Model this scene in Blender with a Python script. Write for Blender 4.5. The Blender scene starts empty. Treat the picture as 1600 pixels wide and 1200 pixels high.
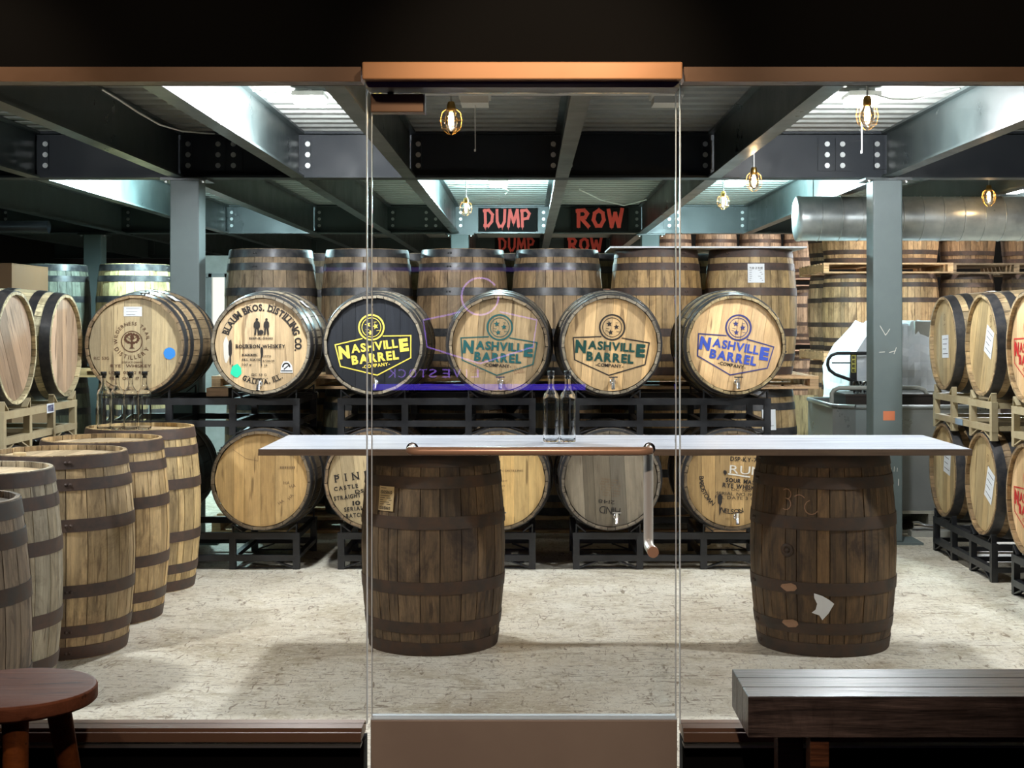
import bpy, bmesh, math, random
from math import sin, cos, pi, radians as R, sqrt
from mathutils import Matrix, Vector, Euler

random.seed(7)
SC = bpy.context.scene
COL = SC.collection

# ------------------------------------------------------------------ camera
FPX, PX, PY, CAMZ = 2250.0, 825.0, 502.0, 1.44
cam_d = bpy.data.cameras.new('camera')
cam = bpy.data.objects.new('camera', cam_d)
COL.objects.link(cam)
cam.location = (0, 0, CAMZ)
cam.rotation_euler = (R(90), 0, 0)
cam_d.sensor_width = 36
cam_d.lens = FPX / 1600 * 36
cam_d.shift_x = -(PX - 800) / 1600
cam_d.shift_y = (PY - 600) / 1600
cam_d.clip_start = 0.05
cam_d.clip_end = 100
SC.camera = cam

def at(px, py, Y):
    s = FPX / Y
    return Vector(((px - PX) / s, Y, CAMZ - (py - PY) / s))

# ------------------------------------------------------------------ world, exposure
w = bpy.data.worlds.new('world'); SC.world = w; w.use_nodes = True
w.node_tree.nodes['Background'].inputs[0].default_value = (0.55, 0.6, 0.7, 1)
w.node_tree.nodes['Background'].inputs[1].default_value = 0.02
SC.view_settings.view_transform = 'Standard'
SC.view_settings.look = 'None'
SC.view_settings.gamma = 1
SC.view_settings.use_curve_mapping = False
SC.view_settings.exposure = 0.75
SC.cycles.max_bounces = 8
SC.cycles.transparent_max_bounces = 24
SC.cycles.use_denoising = True
SC.cycles.sample_clamp_indirect = 4
SC.cycles.caustics_reflective = False
SC.cycles.caustics_refractive = False

def lin(r, g, b):
    def f(c):
        c = c / 255
        return c / 12.92 if c <= .04045 else ((c + .055) / 1.055) ** 2.4
    return (f(r), f(g), f(b), 1)

def point(name, loc, power, col, rad=.06, parent=None):
    d = bpy.data.lights.new(name, 'POINT'); d.energy = power; d.color = col[:3]; d.shadow_soft_size = rad
    o = bpy.data.objects.new(name, d); COL.objects.link(o); o.location = loc
    if parent: o.parent = parent
    return o

def spot(name, loc, target, power, col, size=60, blend=.6, rad=.05):
    d = bpy.data.lights.new(name, 'SPOT'); d.energy = power; d.color = col[:3]; d.shadow_soft_size = rad
    d.spot_size = R(size); d.spot_blend = blend
    o = bpy.data.objects.new(name, d); COL.objects.link(o); o.location = loc
    o.rotation_euler = (Vector(target) - Vector(loc)).to_track_quat('-Z', 'Y').to_euler()
    return o

NEUTRAL = (0.93, 0.97, 1.0)
CYAN = (0.62, 0.95, 1.0)
WARM = (1.0, 0.78, 0.54)
# lounge side: the dim warm downlights over the doorway
spot('downlight', (0.15, 2.9, 2.75), (0.05, 4.1, 2.13), 62, WARM, 50, .9)
spot('downlight', (-1.75, 3.55, 2.70), (-1.62, 4.1, 2.14), 14, WARM, 60, .9)
spot('downlight', (1.3, 2.6, 2.85), (1.2, 4.1, 2.1), 26, WARM, 70, 1)
spot('downlight', (-1.0, 2.6, 2.85), (-1.0, 4.1, 2.1), 20, WARM, 60, 1)
spot('downlight', (0.0, 1.2, 2.6), (0.0, 4.15, 0.45), 120, (1.0, .80, .66), 55, 1)
spot('downlight', (-1.6, 2.2, 2.85), (-1.45, 3.8, 0.3), 30, (1.0, .76, .58), 60, 1)

# ------------------------------------------------------------------ materials
def mat(name, base=(.5, .5, .5, 1), rough=.6, metal=0.0, spec=.5):
    m = bpy.data.materials.new(name); m.use_nodes = True
    b = m.node_tree.nodes['Principled BSDF']
    b.inputs['Base Color'].default_value = base
    b.inputs['Roughness'].default_value = rough
    b.inputs['Metallic'].default_value = metal
    b.inputs['Specular IOR Level'].default_value = spec
    return m, m.node_tree, b

class NT:
    def __init__(s, nt): s.nt = nt
    def n(s, t, **kw):
        x = s.nt.nodes.new(t)
        for k, v in kw.items():
            if k.startswith('i_'):
                x.inputs[k[2:].replace('_', ' ')].default_value = v
            else: setattr(x, k, v)
        return x
    def l(s, a, b): s.nt.links.new(a, b)
    def noise(s, vec, scale, detail=4, rough=.6, dist=0):
        x = s.n('ShaderNodeTexNoise'); x.inputs['Scale'].default_value = scale
        x.inputs['Detail'].default_value = detail; x.inputs['Roughness'].default_value = rough
        x.inputs['Distortion'].default_value = dist
        s.l(vec, x.inputs['Vector']); return x.outputs['Fac']
    def ramp(s, fac, stops):
        x = s.n('ShaderNodeValToRGB')
        e = x.color_ramp.elements
        e[0].position, e[0].color = stops[0]; e[1].position, e[1].color = stops[-1]
        for p, c in stops[1:-1]:
            k = e.new(p); k.color = c
        s.l(fac, x.inputs[0]); return x.outputs[0]
    def mapr(s, v, a, b, c, d):
        x = s.n('ShaderNodeMapRange')
        for i, q in zip((1, 2, 3, 4), (a, b, c, d)): x.inputs[i].default_value = q
        s.l(v, x.inputs[0]); return x.outputs[0]
    def math(s, op, a, b):
        x = s.n('ShaderNodeMath', operation=op)
        for i, q in enumerate((a, b)):
            if isinstance(q, (int, float)): x.inputs[i].default_value = q
            else: s.l(q, x.inputs[i])
        return x.outputs[0]
    def mix(s, fac, a, b, mode='MIX'):
        x = s.n('ShaderNodeMix', data_type='RGBA', blend_type=mode)
        for i, q in ((0, fac), (6, a), (7, b)):
            if isinstance(q, (int, float)): x.inputs[i].default_value = q
            elif isinstance(q, tuple): x.inputs[i].default_value = q
            else: s.l(q, x.inputs[i])
        return x.outputs[2]
    def scale(s, vec, v):
        x = s.n('ShaderNodeMapping'); x.inputs['Scale'].default_value = v; s.l(vec, x.inputs[0]); return x.outputs[0]
    def bump(s, h, strength, dist, bsdf):
        x = s.n('ShaderNodeBump'); x.inputs['Strength'].default_value = strength; x.inputs['Distance'].default_value = dist
        s.l(h, x.inputs['Height']); s.l(x.outputs[0], bsdf.inputs['Normal'])

def wood_mat(name, axis='z', stain=.5, contrast=.35, rough=.65, base=None, knots=False, speck=0.0):
    """wood whose tint comes from the object's own colour, varied board by board"""
    m, nt, b = mat(name, rough=rough); t = NT(nt)
    tc = t.n('ShaderNodeTexCoord'); oi = t.n('ShaderNodeObjectInfo'); ge = t.n('ShaderNodeNewGeometry')
    off = t.n('ShaderNodeVectorMath', operation='SCALE'); 
    cx = t.n('ShaderNodeCombineXYZ'); r1 = t.math('ADD', oi.outputs['Random'], ge.outputs['Random Per Island'])
    t.l(r1, cx.inputs[0]); t.l(r1, cx.inputs[1]); t.l(r1, cx.inputs[2])
    t.l(cx.outputs[0], off.inputs[0]); off.inputs[3].default_value = 37.0
    add = t.n('ShaderNodeVectorMath', operation='ADD'); t.l(tc.outputs['Object'], add.inputs[0]); t.l(off.outputs[0], add.inputs[1])
    v = add.outputs[0]
    sc = {'z': (38, 38, 2.2), 'y': (38, 2.2, 38), 'x': (2.2, 38, 38)}[axis]
    g1 = t.noise(t.scale(v, sc), 1.0, 5, .65, .6)
    sc2 = tuple(q * 4 for q in sc)
    g2 = t.noise(t.scale(v, sc2), 1.0, 3, .7)
    rnd = t.math('FRACT', t.math('MULTIPLY', r1, 7.31), 0.0)
    base_c = oi.outputs['Color'] if base is None else base
    val = t.mapr(rnd, 0, 1, .62, 1.2)
    val = t.math('MULTIPLY', val, t.mapr(g1, .3, .7, 1 - contrast, 1 + contrast * .45))
    val = t.math('MULTIPLY', val, t.mapr(g2, .3, .7, 1 - contrast * .5, 1 + contrast * .3))
    comb = t.n('ShaderNodeCombineXYZ')
    for i in range(3): t.l(val, comb.inputs[i])
    c = t.mix(1.0, base_c, comb.outputs[0], 'MULTIPLY')
    # warmth differs a little from board to board
    rnd2 = t.math('FRACT', t.math('MULTIPLY', r1, 13.7), 0.0)
    warm = t.mix(1.0, c, (1.08, .98, .82, 1), 'MULTIPLY')
    c = t.mix(t.mapr(rnd2, 0, 1, 0, .55), c, warm)
    # stains that run over several boards
    n3 = t.noise(t.scale(ge.outputs['Position'], (5, 5, 3)), 1.0, 6, .7, .8)
    st = t.mapr(n3, .48, .66, 0, stain)
    c = t.mix(st, c, t.mix(1.0, c, (.22, .17, .14, 1), 'MULTIPLY'))
    n5 = t.noise(t.scale(ge.outputs['Position'], (26, 26, 7)), 1.0, 5, .7, .5)
    c = t.mix(t.mapr(n5, .56, .66, 0, stain * .7), c, t.mix(1.0, c, (.35, .28, .24, 1), 'MULTIPLY'))
    n4 = t.noise(t.scale(v, tuple(q * (.9 if q > 5 else 1.6) for q in sc)), 1.0, 2, .5)
    ck = t.mapr(n4, .64, .70, 0, .7)
    c = t.mix(ck, c, t.mix(1.0, c, (.22, .18, .15, 1), 'MULTIPLY'))
    t.l(c, b.inputs['Base Color'])
    t.bump(g1, .35, .004, b)
    return m

M = {}
M['stave'] = wood_mat('stave_oak', 'z', .65, .42, .62)
M['stave_old'] = wood_mat('stave_weathered', 'z', .9, .6, .7)
M['head'] = wood_mat('head_oak', 'y', .22, .26, .5)
M['plank'] = wood_mat('pallet_pine', 'x', .4, .4, .7)
M['bench'] = wood_mat('bench_wood', 'x', .5, .95, .33)
for k_, v_ in (('Coat Weight', .35), ('Coat Roughness', .42)): M['bench'].node_tree.nodes['Principled BSDF'].inputs[k_].default_value = v_
M['bench'].node_tree.nodes['Bump'].inputs['Strength'].default_value = .8
M['stool'] = wood_mat('stool_wood', 'x', .2, .25, .6)
M['stool'].node_tree.nodes['Principled BSDF'].inputs['Specular IOR Level'].default_value = .15

def metal_noise(name, c1, c2, rough, metal, scale=14, spec=.5, bump=.1):
    m, nt, b = mat(name, c1, rough, metal, spec); t = NT(nt)
    tc = t.n('ShaderNodeTexCoord')
    n = t.noise(tc.outputs['Object'], scale, 5, .65)
    t.l(t.ramp(n, [(.35, c1), (.68, c2)]), b.inputs['Base Color'])
    t.l(t.mapr(n, .3, .7, rough * .8, min(1, rough * 1.3)), b.inputs['Roughness'])
    if bump: t.bump(n, bump, .003, b)
    return m
M['hoop'] = metal_noise('hoop_steel', lin(50, 52, 56), lin(78, 74, 72), .36, .3, 22)
M['hoop_rust'] = metal_noise('hoop_rusty', lin(64, 54, 50), lin(92, 72, 62), .55, .15, 20)
M['hoop_dark'] = metal_noise('hoop_dark', lin(50, 42, 35), lin(80, 60, 46), .65, .15, 16)
M['steel'] = metal_noise('steel_paint', lin(44, 52, 52), lin(56, 64, 63), .33, 0.0, 3.0, .6, .03)
M['steel_shaded'] = metal_noise('steel_paint_shaded', lin(27, 31, 36), lin(37, 42, 48), .5, 0.0, 3.0, .3, .03)  # same beam paint, with the first cross beam's shade put into the colour
M['column'] = metal_noise('column_paint', lin(92, 104, 104), lin(104, 115, 114), .45, 0.0, 3.0, .5, .03)
M['bolt'] = mat('bolt_zinc', lin(190, 192, 190), .35, .8)[0]
M['rack_black'] = metal_noise('rack_black_paint', lin(26, 27, 30), lin(40, 41, 44), .38, 0.0, 8, .5, .03)
M['rack_beige'] = metal_noise('rack_beige_paint', lin(186, 172, 138), lin(166, 150, 118), .5, 0.0, 6, .4, .03)
M['chrome'] = mat('chrome', lin(225, 225, 228), .15, 1.0)[0]
M['brass'] = mat('brass', lin(200, 160, 90), .3, 1.0)[0]
M['galv'] = metal_noise('galvanised', lin(172, 178, 178), lin(198, 203, 200), .34, .6, 9)
M['stainless'] = metal_noise('stainless', lin(150, 154, 153), lin(166, 169, 168), .3, .55, 2)
M['bronze'] = metal_noise('bronze_anodised', lin(196, 142, 100), lin(202, 148, 106), .42, .2, 2, .5, 0)
M['bronze_dark'] = metal_noise('bronze_dark', lin(116, 88, 68), lin(124, 94, 74), .4, .25, 2, .5, 0)
M['rail_metal'] = metal_noise('rail_metal', lin(170, 152, 136), lin(178, 160, 142), .45, .2, 2, .5, 0)
M['copper'] = mat('copper_tube', lin(216, 170, 138), .3, .3)[0]
M['brushed'] = mat('brushed_tube', lin(224, 216, 206), .32, .15)[0]
M['black'] = mat('black_matt', lin(16, 14, 13), .7, 0, .2)[0]
M['blackwall'] = mat('black_wall', lin(10, 9, 9), .8, 0, .1)[0]
M['rubber'] = mat('black_rubber', lin(22, 22, 24), .45)[0]
M['cap'] = mat('cap_black', lin(14, 14, 15), .35)[0]
M['paper'] = mat('paper', lin(226, 230, 234), .7)[0]
M['paper_old'] = mat('paper_aged', lin(196, 172, 128), .7)[0]
M['ink'] = mat('ink_black', lin(34, 28, 24), .7)[0]
M['ink_faint'] = mat('ink_faint', lin(112, 88, 62), .7)[0]
M['brand'] = mat('branded_brown', lin(84, 52, 30), .7)[0]
M['yellow'] = mat('paint_yellow', lin(246, 216, 88), .5)[0]
M['teal'] = mat('paint_teal', lin(28, 84, 84), .5)[0]
M['green'] = mat('paint_green', lin(18, 66, 58), .5)[0]
M['blue'] = mat('paint_blue', lin(54, 76, 164), .5)[0]
M['navy'] = mat('paint_navy', lin(48, 52, 108), .5)[0]
M['red'] = mat('paint_red', lin(196, 44, 44), .5)[0]
M['red_sign'] = mat('sign_red', lin(240, 84, 70), .5)[0]
M['dot_blue'] = mat('dot_blue', lin(50, 140, 226), .5)[0]
M['mint'] = mat('mint_sticker', lin(40, 214, 168), .5)[0]
M['chalk'] = mat('chalk', lin(214, 210, 200), .8)[0]
M['chalk_faint'] = mat('chalk_faint', lin(150, 116, 90), .8)[0]
M['black_head'] = wood_mat('black_painted_head', 'y', .2, .25, .4, base=lin(40, 43, 50))
M['carton'] = metal_noise('carton', lin(96, 70, 50), lin(104, 76, 54), .8, 0, 5, .2, 0)
M['darkbox'] = wood_mat('dark_case', 'x', .2, .35, .5, base=lin(52, 38, 30))
M['film'] = metal_noise('stretch_film', lin(216, 224, 232), lin(232, 237, 242), .35, 0, 12, .5, .5)
M['orange'] = mat('orange_tag', lin(206, 118, 78), .6)[0]
M['whitewall'] = metal_noise('plaster_white', lin(176, 178, 174), lin(196, 198, 194), .8, 0, 5, .2, 0)
M['alu'] = mat('aluminium', lin(150, 152, 150), .35, .8)[0]
M['cable'] = mat('cable_white', lin(210, 210, 205), .5)[0]
M['porcelain'] = mat('porcelain', lin(190, 188, 180), .4)[0]
M['plastic_grey'] = metal_noise('plastic_grey', lin(150, 150, 142), lin(168, 168, 160), .6, 0, 8, .4, .05)
M['label_yellow'] = mat('label_yellow', lin(196, 190, 90), .6)[0]
M['slab'] = wood_mat('pale_slab', 'z', .3, .35, .6, base=lin(222, 196, 148))

def emis(name, col, strength):
    m = bpy.data.materials.new(name); m.use_nodes = True; nt = m.node_tree; nt.nodes.clear()
    e = nt.nodes.new('ShaderNodeEmission'); e.inputs[0].default_value = col; e.inputs[1].default_value = strength
    o = nt.nodes.new('ShaderNodeOutputMaterial'); nt.links.new(e.outputs[0], o.inputs[0]); return m
M['lamp'] = emis('lamp_glow', (.9, .97, 1, 1), 40)
M['filament'] = emis('filament', (1, .62, .25, 1), 60)
M['neon'] = emis('neon_violet', (.40, .2, 1, 1), 3.0)
M['neon_pink'] = emis('neon_lilac', (.6, .34, 1, 1), 3.6)
M['strip_blue'] = emis('strip_blue', (.12, .07, 1, 1), 2.6)
M['litpane'] = emis('lit_pane', (.95, .96, .85, 1), .75)
M['bar_violet'] = emis('bar_violet', (.30, .16, .9, 1), .5)

def thin_glass(name, tint=(1, 1, 1, 1), boost=1.0, rough=0.0):
    m = bpy.data.materials.new(name); m.use_nodes = True; nt = m.node_tree; nt.nodes.clear()
    t = NT(nt)
    tr = t.n('ShaderNodeBsdfTransparent'); tr.inputs[0].default_value = tint
    gl = t.n('ShaderNodeBsdfGlossy'); gl.inputs['Roughness'].default_value = rough
    fr = t.n('ShaderNodeFresnel'); fr.inputs[0].default_value = 1.5
    mx = t.n('ShaderNodeMixShader')
    f = t.math('MULTIPLY', fr.outputs[0], boost)
    t.l(f, mx.inputs[0]); t.l(tr.outputs[0], mx.inputs[1]); t.l(gl.outputs[0], mx.inputs[2])
    o = t.n('ShaderNodeOutputMaterial'); t.l(mx.outputs[0], o.inputs[0]); return m
M['glass'] = thin_glass('door_glass', (.985, .99, .99, 1), 1.0)
M['bulb_glass'] = thin_glass('bulb_glass', (1, .95, .85, 1), 1.3)
M['tumbler'] = thin_glass('tumbler_glass', (.93, .95, .95, 1), 2.5, .03)
def real_glass(name, col):
    m, nt, b = mat(name, col, 0.0); b.inputs['Transmission Weight'].default_value = 1; b.inputs['IOR'].default_value = 1.45; return m
M['bottle'] = real_glass('bottle_glass', (.97, .98, .98, 1))
M['glass_edge'] = mat('polished_glass_edge', lin(225, 235, 238), .25, 0, .8)[0]

# floor: sealed pale concrete with directional scuffs
def floor_mat():
    m, nt, b = mat('pale_concrete', rough=.5, spec=.35); t = NT(nt)
    ge = t.n('ShaderNodeNewGeometry'); P = ge.outputs['Position']
    big = t.noise(P, 1.1, 6, .65, .5)
    c = t.ramp(big, [(.3, lin(188, 174, 150)), (.5, lin(226, 218, 200)), (.72, lin(238, 233, 218))])
    for (sx, sy, ang, th, amt) in ((9, 30, .35, .60, .8), (28, 8, -.5, .61, .8), (14, 50, 1.0, .61, .8), (60, 18, .1, .60, .55), (5, 34, -.15, .62, .7)):
        mp = t.n('ShaderNodeMapping'); mp.inputs['Scale'].default_value = (sx, sy, 1); mp.inputs['Rotation'].default_value = (0, 0, ang)
        t.l(P, mp.inputs[0])
        n = t.noise(mp.outputs[0], 1.0, 3, .6, 1.2)
        c = t.mix(t.mapr(n, th, th + .07, 0, amt), c, lin(116, 96, 72))
    mid = t.noise(P, 3.2, 8, .75, 1.0)
    c = t.mix(t.mapr(mid, .50, .66, 0, .6), c, lin(168, 154, 122))
    wh = t.noise(P, 30, 4, .7)
    c = t.mix(t.mapr(wh, .54, .68, 0, .7), c, lin(246, 243, 232))
    dk = t.noise(P, 44, 5, .75, 1.5)
    c = t.mix(t.mapr(dk, .56, .66, 0, .6), c, lin(120, 104, 82))
    t.l(c, b.inputs['Base Color'])
    t.l(t.mapr(mid, .3, .7, .30, .55), b.inputs['Roughness'])
    t.bump(wh, .15, .004, b)
    return m
M['floor'] = floor_mat()
M['loungefloor'] = metal_noise('dark_lounge_floor', lin(26, 22, 20), lin(34, 28, 25), .6, 0, 4, .3, 0)
M['deck'] = metal_noise('deck_steel', lin(122, 124, 120), lin(142, 144, 139), .5, .2, 5, .5, .03)

def top_mat():
    m, nt, b = mat('grey_limed_wood', rough=.32, spec=.6); t = NT(nt)
    tc = t.n('ShaderNodeTexCoord')
    n = t.noise(t.scale(tc.outputs['Object'], (1.6, 30, 30)), 1.0, 5, .65, .4)
    t.l(t.ramp(n, [(.32, lin(168, 174, 186)), (.52, lin(206, 211, 222)), (.72, lin(228, 232, 240))]), b.inputs['Base Color'])
    t.bump(n, .15, .002, b); return m
M['tabletop'] = top_mat()
M['table_edge'] = wood_mat('table_edge_wood', 'x', .2, .3, .6, base=lin(96, 76, 60))

# ------------------------------------------------------------------ mesh helpers
def mesh_obj(name, verts, faces, m, parent=None, smooth=False):
    me = bpy.data.meshes.new(name); me.from_pydata(verts, [], faces); me.update()
    me.materials.append(m)
    if smooth:
        me.polygons.foreach_set('use_smooth', [True] * len(me.polygons))
    o = bpy.data.objects.new(name, me); COL.objects.link(o)
    if parent: o.parent = parent
    return o

class MB:
    """collects shapes of one part"""
    def __init__(s): s.v = []; s.f = []; s.sm = []
    def add(s, vs, fs, smooth=False):
        k = len(s.v); s.v += [tuple(v) for v in vs]; s.f += [tuple(i + k for i in f) for f in fs]; s.sm += [smooth] * len(fs); return s
    def box(s, lo, hi, M_=None, bev=0):
        (x0, y0, z0), (x1, y1, z1) = lo, hi
        vs = [Vector(p) for p in ((x0,y0,z0),(x1,y0,z0),(x1,y1,z0),(x0,y1,z0),(x0,y0,z1),(x1,y0,z1),(x1,y1,z1),(x0,y1,z1))]
        if M_ is not None: vs = [M_ @ v for v in vs]
        return s.add(vs, [(0,3,2,1),(4,5,6,7),(0,1,5,4),(1,2,6,5),(2,3,7,6),(3,0,4,7)])
    def bar(s, a, b, w_, h_, up=(0, 0, 1)):
        a, b = Vector(a), Vector(b); d = (b - a); L = d.length; d.normalize()
        upv = Vector(up)
        if abs(d.dot(upv)) > .98: upv = Vector((0, 1, 0))
        sd = d.cross(upv).normalized(); u = sd.cross(d).normalized()
        vs = []
        for p in (a, b):
            for (i, j) in ((-1, -1), (1, -1), (1, 1), (-1, 1)):
                vs.append(p + sd * (i * w_ / 2) + u * (j * h_ / 2))
        return s.add(vs, [(0,3,2,1),(4,5,6,7),(0,1,5,4),(1,2,6,5),(2,3,7,6),(3,0,4,7)])
    def tube(s, pts, r, n=10, caps=True):
        pts = [Vector(p) for p in pts]; rings = []
        prev = None
        for i, p in enumerate(pts):
            d = (pts[min(i + 1, len(pts) - 1)] - pts[max(i - 1, 0)]).normalized()
            if prev is None:
                u = d.orthogonal().normalized()
            else:
                u = (prev - d * prev.dot(d)).normalized()
            prev = u; q = d.cross(u)
            rr = r[i] if isinstance(r, (list, tuple)) else r
            rings.append([p + (u * cos(2 * pi * k / n) + q * sin(2 * pi * k / n)) * rr for k in range(n)])
        vs = [v for rg in rings for v in rg]; fs = []
        for i in range(len(rings) - 1):
            for k in range(n):
                a = i * n + k; b = i * n + (k + 1) % n
                fs.append((a, b, b + n, a + n))
        s.add(vs, fs, True)
        if caps:
            s.add(rings[0], [tuple(range(n))[::-1]]); s.add(rings[-1], [tuple(range(n))])
        return s
    def lathe(s, prof, n=24, M_=None, smooth=True, caps=False):
        vs = []; fs = []
        for (r, z) in prof:
            for k in range(n):
                v = Vector((r * cos(2 * pi * k / n), r * sin(2 * pi * k / n), z))
                vs.append(M_ @ v if M_ is not None else v)
        for i in range(len(prof) - 1):
            for k in range(n):
                a = i * n + k; b = i * n + (k + 1) % n
                fs.append((a, b, b + n, a + n))
        s.add(vs, fs, smooth)
        if caps:
            s.add(vs[:n], [tuple(range(n))[::-1]]); s.add(vs[-n:], [tuple(range(n))])
        return s
    def prism(s, poly, z0, z1, M_=None):
        n = len(poly)
        vs = [Vector((x, y, z0)) for x, y in poly] + [Vector((x, y, z1)) for x, y in poly]
        if M_ is not None: vs = [M_ @ v for v in vs]
        return s.add(vs, [tuple(range(n))[::-1], tuple(range(n, 2 * n))] + [(i, (i + 1) % n, (i + 1) % n + n, i + n) for i in range(n)])
    def mesh(s, name, m):
        me = bpy.data.meshes.new(name); me.from_pydata(s.v, [], s.f); me.update()
        me.materials.append(m); me.polygons.foreach_set('use_smooth', s.sm); return me
    def build(s, name, m, parent=None):
        o = bpy.data.objects.new(name, s.mesh(name, m)); COL.objects.link(o)
        if parent: o.parent = parent
        return o

def bevel(o, w_=.003, seg=2):
    md = o.modifiers.new('bevel', 'BEVEL'); md.width = w_; md.segments = seg; md.limit_method = 'ANGLE'; return o

def inst(name, me, parent=None, loc=(0, 0, 0), rot=(0, 0, 0), color=None):
    o = bpy.data.objects.new(name, me); COL.objects.link(o)
    o.location = loc; o.rotation_euler = rot
    if parent: o.parent = parent
    if color: o.color = color
    return o

def tag(o, label, cat, group=None, kind=None):
    o['label'] = label; o['category'] = cat
    if group: o['group'] = group
    if kind: o['kind'] = kind
    return o

def thing(name, label, cat, loc=(0, 0, 0), rot=(0, 0, 0), group=None):
    o = bpy.data.objects.new(name, None); COL.objects.link(o); o.empty_display_size = .1
    o.location = loc; o.rotation_euler = rot
    return tag(o, label, cat, group)

def struct(o): o['kind'] = 'structure'; return o
def stuff(o): o['kind'] = 'stuff'; return o

# ------------------------------------------------------------------ flat print (letters and marks) on heads, signs and labels
_glyph = {}
def glyph(ch, bold):
    k = (ch, bold)
    if k not in _glyph:
        cu = bpy.data.curves.new('g', 'FONT'); cu.body = ch; cu.size = 1.0; cu.offset = bold; cu.resolution_u = 3
        ob = bpy.data.objects.new('g', cu)
        me = bpy.data.meshes.new_from_object(ob)
        vs = [tuple(v.co[:2]) for v in me.vertices]; fs = [tuple(p.vertices) for p in me.polygons]
        bpy.data.objects.remove(ob); bpy.data.curves.remove(cu); bpy.data.meshes.remove(me)
        if vs:
            x0 = min(v[0] for v in vs); x1 = max(v[0] for v in vs)
        else: x0, x1 = 0, .28
        _glyph[k] = (vs, fs, x0, x1)
    return _glyph[k]
CAPH = .73
class Print:
    def __init__(s, z=0.0): s.mb = MB(); s.z = z
    def poly(s, pts):
        s.z += 1.5e-5
        s.mb.add([(x, y, s.z) for x, y in pts], [tuple(range(len(pts)))]); return s
    def word_w(s, txt, bold, gap):
        w_ = 0
        for ch in txt:
            vs, fs, a, b = glyph(ch, bold)
            w_ += (b - a if vs else .3) + gap
        return w_ - gap
    def text(s, txt, cx, cy, h, width=None, ang=0, bold=.02, gap=.09, align='c', serif=0):
        """one line, cap height h, fitted to width"""
        W = s.word_w(txt, bold, gap); k = h / CAPH
        kx = k if width is None else width / W
        x = {'c': -W / 2, 'l': 0, 'r': -W}[align]
        ca, sa = cos(ang), sin(ang)
        for ch in txt:
            vs, fs, a, b = glyph(ch, bold)
            if vs:
                pts = []
                for (vx, vy) in vs:
                    X = (x + vx - a) * kx; Y = (vy - CAPH / 2) * k
                    pts.append((cx + X * ca - Y * sa, cy + X * sa + Y * ca, s.z))
                s.mb.add(pts, fs)
                if serif:
                    for yy in (0, CAPH):
                        for (q0, q1) in ((a - .03, a + .2), (b - .2, b + .03)):
                            if ch in 'OCSGQTYVW.-#0356789J' : continue
                            if ch in 'PF' and yy == 0 and q0 > a: continue
                            P4 = []
                            for (qx, qy) in ((q0, yy - .03), (q1, yy - .03), (q1, yy + .05), (q0, yy + .05)):
                                X = (x + qx - a) * kx; Y = (qy - CAPH / 2) * k
                                P4.append((cx + X * ca - Y * sa, cy + X * sa + Y * ca))
                            s.poly(P4)
            x += (b - a if vs else .3) + gap
        return s
    def arc(s, txt, cx, cy, r, h, a0, a1, bold=.02, gap=.09, down=False, kx=1.0, serif=0):
        """letters on a circle from angle a0 to a1 (degrees, clockwise for top text)"""
        W = s.word_w(txt, bold, gap); x = 0; k = h / CAPH
        for ch in txt:
            vs, fs, a, b = glyph(ch, bold); wch = (b - a if vs else .3)
            mid = (x + wch / 2) / W
            th = R(a0 + (a1 - a0) * mid)
            rot = th + pi / 2 if down else th - pi / 2
            ca, sa = cos(rot), sin(rot); ox, oy = cx + r * cos(th), cy + r * sin(th)
            if vs:
                pts = []
                for (vx, vy) in vs:
                    X = (vx - (a + b) / 2) * k * kx; Y = (vy - CAPH / 2) * k
                    pts.append((ox + X * ca - Y * sa, oy + X * sa + Y * ca, s.z))
                s.mb.add(pts, fs)
                if serif and ch not in 'OCSGQTYVW.-#0356789J,':
                    for yy in (0, CAPH):
                        for (q0, q1) in ((a - .05, a + .22), (b - .22, b + .05)):
                            if ch in 'PF' and yy == 0 and q0 > a: continue
                            P4 = []
                            for (qx, qy) in ((q0, yy - .02), (q1, yy - .02), (q1, yy + .05), (q0, yy + .05)):
                                X = (qx - (a + b) / 2) * k * kx; Y = (qy - CAPH / 2) * k
                                P4.append((ox + X * ca - Y * sa, oy + X * sa + Y * ca))
                            s.poly(P4)
            x += wch + gap
        return s
    def line(s, pts, w_, closed=False):
        pts = [Vector((x, y)) for x, y in pts]
        n = len(pts)
        for i in range(n if closed else n - 1):
            s.z += 1.5e-5; a, b = pts[i], pts[(i + 1) % n]; d = (b - a).normalized(); q = Vector((-d.y, d.x)) * w_ / 2; e = d * w_ * .4
            s.mb.add([(v.x, v.y, s.z) for v in (a - e - q, b + e - q, b + e + q, a - e + q)], [(0, 1, 2, 3)])
        return s
    def ring(s, cx, cy, r0, r1, n=40, a0=0, a1=360):
        m = n if a1 - a0 < 360 else n
        vs = []; fs = []
        for i in range(m + 1):
            t_ = R(a0 + (a1 - a0) * i / m)
            vs += [(cx + r0 * cos(t_), cy + r0 * sin(t_), s.z), (cx + r1 * cos(t_), cy + r1 * sin(t_), s.z)]
        for i in range(m): fs.append((2 * i, 2 * i + 1, 2 * i + 3, 2 * i + 2))
        s.mb.add(vs, fs); return s
    def disc(s, cx, cy, r, n=20, ry=None):
        ry = ry or r
        return s.poly([(cx + r * cos(2 * pi * i / n), cy + ry * sin(2 * pi * i / n)) for i in range(n)])
    def star(s, cx, cy, r, rot=90):
        pts = []
        for i in range(10):
            q = r if i % 2 == 0 else r * .42; t_ = R(rot + 36 * i); pts.append((cx + q * cos(t_), cy + q * sin(t_)))
        for i in range(10):
            s.mb.add([(cx, cy, s.z), (*pts[i], s.z), (*pts[(i + 1) % 10], s.z)], [(0, 1, 2)])
        return s
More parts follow.
